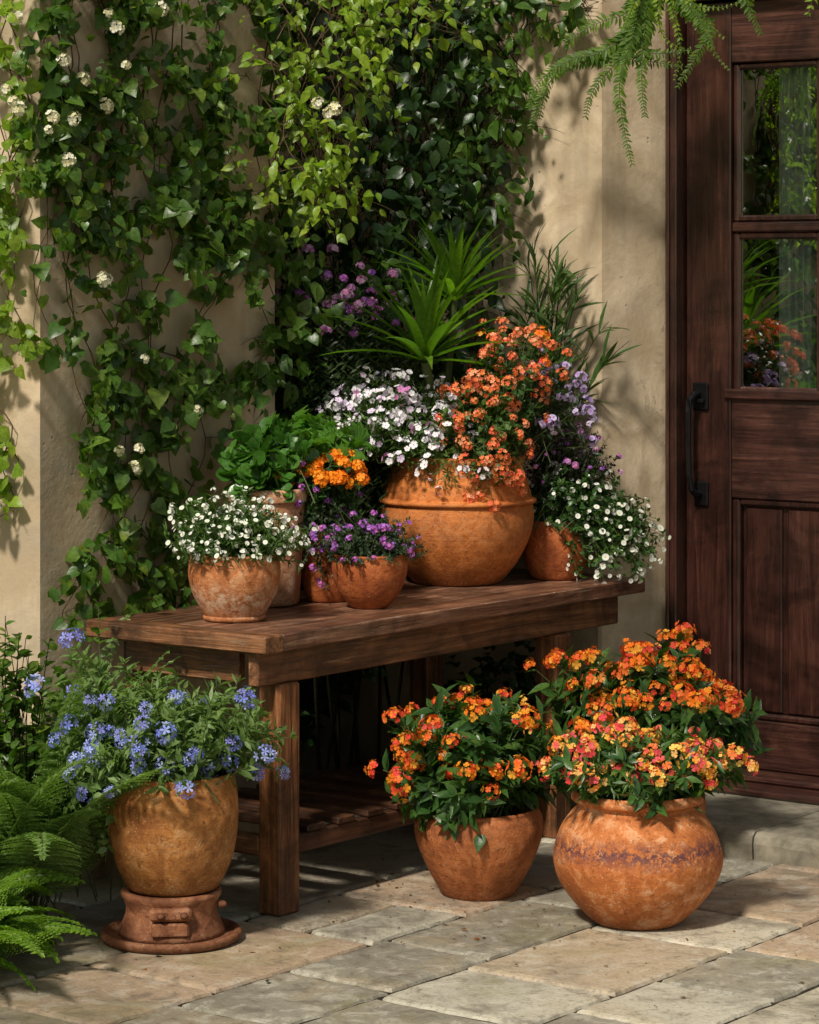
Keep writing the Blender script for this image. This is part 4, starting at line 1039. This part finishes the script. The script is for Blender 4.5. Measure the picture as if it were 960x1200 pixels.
t = thing('shrub', 'low dark green shrub in the deep shade behind the bench legs', 'shrub', uv(5.62, 6.25+.33, 0))
bush(t, (.0, 0, .28), (.25, .25, .25), 50, OVATE, .04, 18, None, seed=64, low=-.2, root=(0, 0, .02), up=.2, lmat='ivy_dark', smat='stem_dark', bump=.3, stem_r=.0025)

t = thing('shrub', 'dark leaves added to deepen the shade under the right end of the bench', 'shrub', uv(5.10, 7.29, 0))  # added dark leaf mass, hides the lit wall and blackens the gap
bush(t, (0, 0, .30), (.26, .12, .30), 80, OVATE, .05, 26, None, seed=65, low=-.8, root=(0, 0, .02), up=.1, lmat='ivy_dark', smat='stem_dark', bump=.25, stem_r=.003, stem_every=6)
# ---- ferns at lower left
def frond(mb, mbs, base, dirv, L, el, sag, w, n, r_, sub=True, leaf=TINY):
    m = 16; P = []; p = np.array(base, float); d = np.array([dirv[0], dirv[1], 0.]); d /= np.linalg.norm(d)
    for j in range(m): P.append(p.copy()); p = p+(d*math.cos(el)+np.array([0, 0, math.sin(el)]))*L/(m-1); el -= sag/(m-1)
    P = np.array(P); mbs.tube(P, np.linspace(.0022, .0006, m), 4)
    T = np.gradient(P, axis=0); T /= np.linalg.norm(T, axis=1)[:, None]; side = np.cross(T, [0, 0, 1.]); side /= np.linalg.norm(side, axis=1)[:, None]+1e-9; up = np.cross(side, T)
    tw = r_.uniform(-.5, .5); side, up = side*math.cos(tw)+up*math.sin(tw), up*math.cos(tw)-side*math.sin(tw)
    LP = []; LD = []; LN = []; LS = []
    for k in range(n):
        tt = .16+.84*(k+.5)/n; x = tt*(m-1); j = min(m-2, int(x)); f = x-j; q = P[j]*(1-f)+P[j+1]*f
        pl = w*math.sin(PI*min(1, .22+tt*.80))**.8*(1 if tt < .5 else (1.02-tt)*2+.04)
        for s in (-1, 1):
            ax = side[j]*s*.86+T[j]*.45-up[j]*.12; ax /= np.linalg.norm(ax)
            if not sub: LP.append(q); LD.append(ax); LN.append(up[j]+r_.normal(0, .15, 3)); LS.append(pl); continue
            nn = max(3, int(pl/.0075)); cr = np.cross(up[j], ax)
            for i in range(nn):
                u_ = (i+.6)/nn; qq = q+ax*pl*u_-up[j]*pl*.18*u_*u_
                for s2 in (-1, 1):
                    LP.append(qq); LD.append(cr*s2*.8+ax*.6); LN.append(up[j]+r_.normal(0, .25, 3)); LS.append(max(.006, .021*(1.1-u_*.8))*(w/.075)**.4)
    mb.inst(leaf, np.array(LP), basis(np.array(LD), np.array(LN)), np.array(LS))
def fern(name, label, pos, n, L, w, mat, seed, sag=1.5, el0=.6, el1=1.25, arc=(0, 6.28), npin=26):
    t = thing(name, label, 'fern', pos); r_ = np.random.default_rng(seed); mb = MB(); mbs = MB()
    for k in range(n):
        a = arc[0]+(arc[1]-arc[0])*(k+r_.uniform(.2, .8))/n
        frond(mb, mbs, (r_.normal(0, .02), r_.normal(0, .02), .01), (math.cos(a), math.sin(a)), L*r_.uniform(.7, 1.1), r_.uniform(el0, el1), sag*r_.uniform(.7, 1.2), w*r_.uniform(.8, 1.15), npin, r_)
    mb.build('fronds', M[mat], t); mbs.build('stalks', M['stem'], t)
    return t
fern('fern', 'lush bright green fern at the lower left edge of the patio', at(-62, 1040, 7.0)*1.0-Vector((0, 0, at(-62, 1040, 7.0).z)), 34, .40, .095, 'fern', 70, 1.8, .7, 1.4)
fern('fern', 'low bright fern in front of the sunlit pier at the patio corner', Vector((tan_x(-75)*6.75, 6.75, 0)), 28, .42, .09, 'fern', 71, 1.7, .7, 1.35)
fern('fern', 'tall grey green feathery fern behind the blue flower pot', Vector((tan_x(42)*7.28, 7.28, 0)), 34, .86, .115, 'fern_grey', 72, 1.15, 1.0, 1.5)
fern('fern', 'grey green fern rising against the foot of the left pier', Vector((tan_x(-8)*7.33, 7.33, 0)), 26, .86, .115, 'fern_grey', 73, 1.15, 1.0, 1.5)
t = thing('shrub', 'slender leafy stems at the foot of the bright pier face', 'shrub', Vector((tan_x(8)*7.46, 7.46, 0)))
bush(t, (0, -.02, .62), (.12, .07, .18), 34, OVATE, .045, 16, None, seed=74, low=-.4, root=(0, 0, .02), up=.2, lmat='ivy', smat='stem_dark', bump=.3, t0=.45, stem_r=.002)
t = thing('shrub', 'loose green shrub between the left pier and the bench end', 'shrub', uv(5.22, 5.50, 0))
bush(t, (0, 0, .46), (.16, .12, .28), 50, OVATE, .04, 22, None, seed=75, low=-.5, root=(0, 0, .02), up=.2, lmat='ivy', smat='stem', bump=.3, t0=.3, stem_r=.002, stem_every=7)

# ---- hanging fern vine at top right
def pinnate(name, label, paths, dfn, lmat, seed, w=.075, step=.011, leaf=SLIM, loc=None, sub=False):
    r_ = np.random.default_rng(seed); P0 = dfn(*paths[0][0]); base = np.array(loc if loc is not None else (P0.x, P0.y, 0.)); t = thing(name, label, 'climber', base); mb = MB(); mbs = MB()
    for path in paths:
        P = np.array([np.array(dfn(*q)) for q in path])-base
        P[:, 1] += np.linspace(0, 1, len(P))*r_.uniform(-.15, .05)
        for _ in range(3):
            Q = np.empty((2*len(P)-2, 3)); Q[0::2] = P[:-1]*.75+P[1:]*.25; Q[1::2] = P[:-1]*.25+P[1:]*.75; P = np.vstack([P[:1], Q, P[-1:]])
        mbs.tube(P, np.linspace(.0024, .0009, len(P)), 4)
        seg = np.linalg.norm(np.diff(P, axis=0), axis=1); cs = np.concatenate([[0], np.cumsum(seg)]); L = cs[-1]; n = int(L/step)
        LP = []; LD = []; LN = []; LS = []
        for k in range(n):
            x = L*(k+.5)/n; j = min(len(seg)-1, max(0, np.searchsorted(cs, x)-1)); f = (x-cs[j])/seg[j]; q = P[j]*(1-f)+P[j+1]*f; T = (P[j+1]-P[j])/seg[j]
            vw = np.array([.3, -1, .45]); side = np.cross(T, vw); side /= np.linalg.norm(side)+1e-9
            pl = w*(1.05-.8*x/L)*r_.uniform(.75, 1.15)
            for s in (-1, 1):
                ax = side*s+T*.5+np.array([0, -.15, -.25])+r_.normal(0, .15, 3); ax /= np.linalg.norm(ax)
                nn = max(3, int(pl/.011)); cr = np.cross(ax, vw); cr /= np.linalg.norm(cr)
                if (k+s) % 2 and sub:
                    for i in range(nn):
                        u_ = (i+.5)/nn
                        for s2 in (-1, 1): LP.append(q+ax*pl*u_); LD.append(cr*s2*.8+ax*.7); LN.append(vw+r_.normal(0, .3, 3)); LS.append(.0145*(1.15-.6*u_))
                elif not sub:
                    LP.append(q); LD.append(ax); LN.append(vw+r_.normal(0, .35, 3)); LS.append(pl)
        mb.inst(leaf, np.array(LP), basis(np.array(LD), np.array(LN)), np.array(LS))
    mb.build('leaves', M[lmat], t); mbs.build('stems', M['stem'], t); return t
hf = lambda px, py: at(px, py, 8.62)
HANG = blade([.03, .14, .17, .12, .004], .3, .2)
pinnate('hanging_fern', 'feathery hanging fern arching across the top of the right wall', [
    [(765, -60), (745, 15), (700, 25), (660, 50)], [(765, -60), (750, 40), (712, 85), (690, 110), (684, 140)], [(768, -60), (755, 20), (748, 100), (752, 140)], [(775, -60), (800, 0), (818, 30), (830, 60)], [(770, -60), (752, 30), (700, 66), (668, 68), (628, 96), (618, 128)], [(770, -60), (752, 20), (735, 62), (690, 62), (645, 80), (622, 150)], [(770, -60), (745, 30), (722, 90), (728, 150), (738, 195)], [(765, -50), (742, 30), (728, 70), (765, 72), (800, 78)],
    [(768, -60), (748, 10), (738, 50), (720, 100)], [(775, -60), (790, 10), (838, 28), (812, 70), (790, 105)], [(860, -60), (872, 0), (890, 40)], [(770, -40), (730, 62), (700, 70), (660, 76), (640, 100), (632, 140)], [(780, -60), (760, 30), (745, 60), (775, 66), (808, 60)]],
    hf, 'hang_fern', 120, w=.056, step=.0105, leaf=HANG, loc=Vector((tan_x(770)*8.62, 8.62, 2.6)))
pinnate('hanging_vine', 'yellow green leafy sprays hanging over the top of the door frame', [[(770, -60), (782, 0), (820, 18), (850, 45)], [(775, -60), (800, 5), (840, 12), (868, 4)], [(770, -60), (790, 20), (800, 60), (790, 95)], [(775, -60), (815, 30), (840, 70), (852, 85)], [(760, -60), (745, 0), (735, 20), (728, 40)], [(770, -60), (770, 20), (780, 50), (815, 62)]], lambda px, py: at(px, py, 8.58), 'ivy_lit', 122, w=.030, step=.014, leaf=OVATE, loc=Vector((tan_x(780)*8.58, 8.58, 2.6)))
pinnate('hanging_vine', 'small yellow green leaf tuft hanging at the top right corner', [[(960, -60), (955, -10), (945, 20)], [(975, -50), (965, 0), (960, 25)], [(990, -60), (975, 0), (985, 40)]], lambda px, py: at(px, py, 8.3), 'ivy_lit', 121, w=.05, step=.022, leaf=OVATE, loc=Vector((tan_x(960)*8.3, 8.3, 2.6)))

# ---- crumbs of soil, dry leaf and petal on the paving
r_ = np.random.default_rng(300); mb = MB(); n = 420
uu = r_.uniform(2.6, 5.2, n); vv = r_.uniform(4.2, 7.1, n)
for k, (a, b, w) in enumerate(((3.99, 6.29, .34), (4.515, 6.305, .30), (4.81, 5.37, .33), (4.7, 6.0, .3))):
    m_ = slice(k*70, k*70+70); uu[m_] = a+r_.normal(0, w, 70); vv[m_] = b+r_.normal(0, w, 70)
ok = (vv < 7.08) & (uu < 5.4); uu = uu[ok]; vv = vv[ok]; n = len(uu)
P_ = np.stack([CV*vv-SV*uu, SV*vv+CV*uu, r_.uniform(.001, .005, n)], -1)
mb.inst(TINY, P_, basis(np.stack([r_.normal(0, 1, n), r_.normal(0, 1, n), r_.normal(0, .12, n)], -1), np.array([0, 0, 1.])+r_.normal(0, .25, (n, 3))), np.clip(r_.lognormal(-4.75, .45, n), .004, .028))
M['litter'] = m_leaf('dry_leaf', g((.06, .035, .015), (.16, .09, .03), (.10, .07, .03), (.07, .10, .02), (.60, .20, .03), (.05, .03, .02)), .2, .8)
tag(mb.build('leaf_litter', M['litter']), 'scattered dry leaf crumbs and fallen petals on the paving', 'litter', kind='stuff')
for o in COL.objects:
    if o.parent is None and 'category' in o:
        n_ = o.name.split('.')[0]
        gmap = {'potted_lantana': 'pots of orange flowers on the patio', 'fern': 'ferns at the left edge', 'climbing_vine': 'climbers on the walls', 'shrub': 'shrubs growing around the niche and pier', 'stucco_wall': 'beige stucco walls'}
        if n_ in gmap: o['group'] = gmap[n_]

# ================================================================= SUN, SKY, TREE, CAMERA
EL = math.radians(47); AZ = np.array([-.47, -.883])
SUN = Vector((AZ[0]*math.cos(EL), AZ[1]*math.cos(EL), math.sin(EL))).normalized()
ld = bpy.data.lights.new('sun', 'SUN'); ld.energy = 5.0; ld.angle = math.radians(6.0); ld.color = (1.0, .94, .83)
so = bpy.data.objects.new('sun', ld); COL.objects.link(so); so.rotation_euler = SUN.to_track_quat('Z', 'Y').to_euler(); so.location = SUN*20
wd = bpy.data.worlds.new('World'); SC.world = wd; wd.use_nodes = True
nt = wd.node_tree; bg = nt.nodes['Background']; sk = nt.nodes.new('ShaderNodeTexSky'); sk.sky_type = 'NISHITA'; sk.sun_disc = False
sk.sun_elevation = EL; sk.sun_rotation = math.atan2(SUN.x, SUN.y)
wm = nt.nodes.new('ShaderNodeMix'); wm.data_type = 'RGBA'; wm.blend_type = 'MULTIPLY'; wm.inputs[0].default_value = 1.0
wm.inputs[7].default_value = (1.0, .88, .66, 1); nt.links.new(sk.outputs[0], wm.inputs[6]); nt.links.new(wm.outputs[2], bg.inputs['Color']); bg.inputs['Strength'].default_value = .13

# unseen tree, added so its crown breaks up the sunlight
tr = thing('added_shade_tree', 'unseen leafy tree added to dapple the sun on the patio', 'tree', (-5.2, 2.8, 0))
r_ = np.random.default_rng(200)
center = np.array([0.05, 7.9, .7]); S_ = np.array(SUN)
e1 = np.cross(S_, [0, 0, 1.]); e1 /= np.linalg.norm(e1); e2 = np.cross(e1, S_)
# gaps cut in the crown to steer the sun patches: (point the sun reaches, radius)
GAPS = []
def lit(p, r): GAPS.append((np.array(p), r))
for q, r in (((20, 520, 7.7), .34), ((15, 700, 7.7), .28), ((15, 330, 7.7), .16), ((10, 120, 7.7), .16), ((120, 110, 7.8), .14), ((150, 330, 7.85), .10), ((140, 560, 7.85), .10),
             ((390, 150, 8.36), .26), ((350, 40, 8.36), .16), ((640, 300, 9.0), .26), ((560, 130, 8.9), .14), ((670, 90, 8.7), .12),
             ((430, 1160, 6.6), .42), ((560, 1150, 6.7), .25), ((700, 1160, 6.7), .5), ((860, 1140, 6.8), .42), ((950, 1060, 7.2), .16), ((300, 1180, 6.45), .22),
             ((740, 990, 7.25), .34), ((750, 850, 7.3), .25), ((780, 780, 7.8), .24), ((560, 1000, 7.6), .14), ((555, 870, 7.6), .26),
             ((570, 610, 8.45), .30), ((500, 600, 8.45), .16), ((290, 690, 7.62), .13), ((270, 610, 7.65), .16), ((480, 490, 8.5), .22), ((560, 480, 8.5), .24), ((500, 360, 8.6), .32), ((620, 420, 8.6), .20),
             ((450, 690, 7.9), .14), ((430, 630, 7.9), .12), ((375, 560, 8.1), .12), ((410, 530, 8.2), .12), ((210, 850, 7.05), .30), ((240, 980, 7.05), .11), ((130, 820, 7.2), .16),
             ((700, 600, 8.7), .18), ((680, 340, 8.9), .16), ((30, 860, 7.2), .38), ((0, 930, 7.0), .45), ((0, 1050, 6.85), .40), ((60, 980, 6.95), .25), ((20, 1000, 6.9), .26), ((70, 920, 7.0), .12), ((250, 740, 7.45), .12), ((600, 720, 8.2), .12), ((330, 950, 7.3), .09),
             ((400, 370, 8.65), .26), ((905, 520, 9.0), .12), ((60, 200, 7.8), .09), ((95, 260, 7.8), .10), ((180, 150, 7.9), .10), ((100, 420, 7.85), .09), ((205, 490, 7.95), .09), ((150, 690, 7.9), .09), ((60, 480, 7.75), .09), ((230, 60, 7.95), .1), ((160, 20, 7.9), .1), ((440, 60, 8.5), .14), ((500, 40, 8.8), .14), ((870, 330, 9.0), .12), ((60, 790, 7.3), .22)):
    lit(at(*q), r)
def prj(p): d = np.asarray(p)-center; return np.stack([d@e1, d@e2], -1)
GP = np.array([prj(p) for p, r in GAPS]); GR = np.array([r for p, r in GAPS])
pos = []
clumps = r_.uniform(-1, 1, (120, 2))*np.array([2.6, 2.3])
for (a, b) in clumps:
    k = 46; q = np.stack([a+r_.normal(0, .16, k), b+r_.normal(0, .16, k)], 1)
    dmin = ((np.linalg.norm(q[:, None]-GP[None], axis=2)-.055)/GR[None]).min(1)
    keep = (dmin > 1) | (r_.uniform(0, 1, k) < .03); q = q[keep]
    w = center+e1*q[:, :1]+e2*q[:, 1:]+S_*(5.6+r_.normal(0, .35, (len(q), 1)))
    pos.append(w)
pos = np.concatenate(pos)-np.array(tr.location)
mb = MB(); mb.inst(OVATE, pos, basis(r_.normal(0, 1, pos.shape), S_[None]+r_.normal(0, .6, pos.shape)), r_.uniform(.09, .15, len(pos)))
mb.build('crown', M['ivy'], tr)
mb = MB(); hub = np.array([1.2, .2, 4.2])
mb.tube([(0, 0, -.05), (.05, .02, 1.0), (.3, .05, 2.4), (.8, .1, 3.5), hub], [.17, .14, .12, .10, .08], 12)
for k in range(9):
    q = pos[int(r_.integers(len(pos)))]; mb.tube(bez(hub, (hub+q)/2+np.array([0, 0, .25]), q, 8), np.linspace(.02, .006, 8), 7)
mb.build('trunk', M['bark'], tr, smooth=True)

cam = bpy.data.cameras.new('camera'); co = bpy.data.objects.new('camera', cam); COL.objects.link(co)
co.location = (0, 0, H); co.rotation_euler = (PI/2, 0, 0)
cam.sensor_fit = 'HORIZONTAL'; cam.sensor_width = 36; cam.lens = 36*F; cam.shift_y = -270/960; cam.clip_end = 300; cam.clip_start = .05
SC.camera = co
SC.view_settings.view_transform = 'Standard'; SC.view_settings.look = 'None'; SC.view_settings.exposure = 0; SC.view_settings.gamma = 1
SC.render.engine = 'CYCLES'
SC.cycles.max_bounces = 8; SC.cycles.transparent_max_bounces = 12
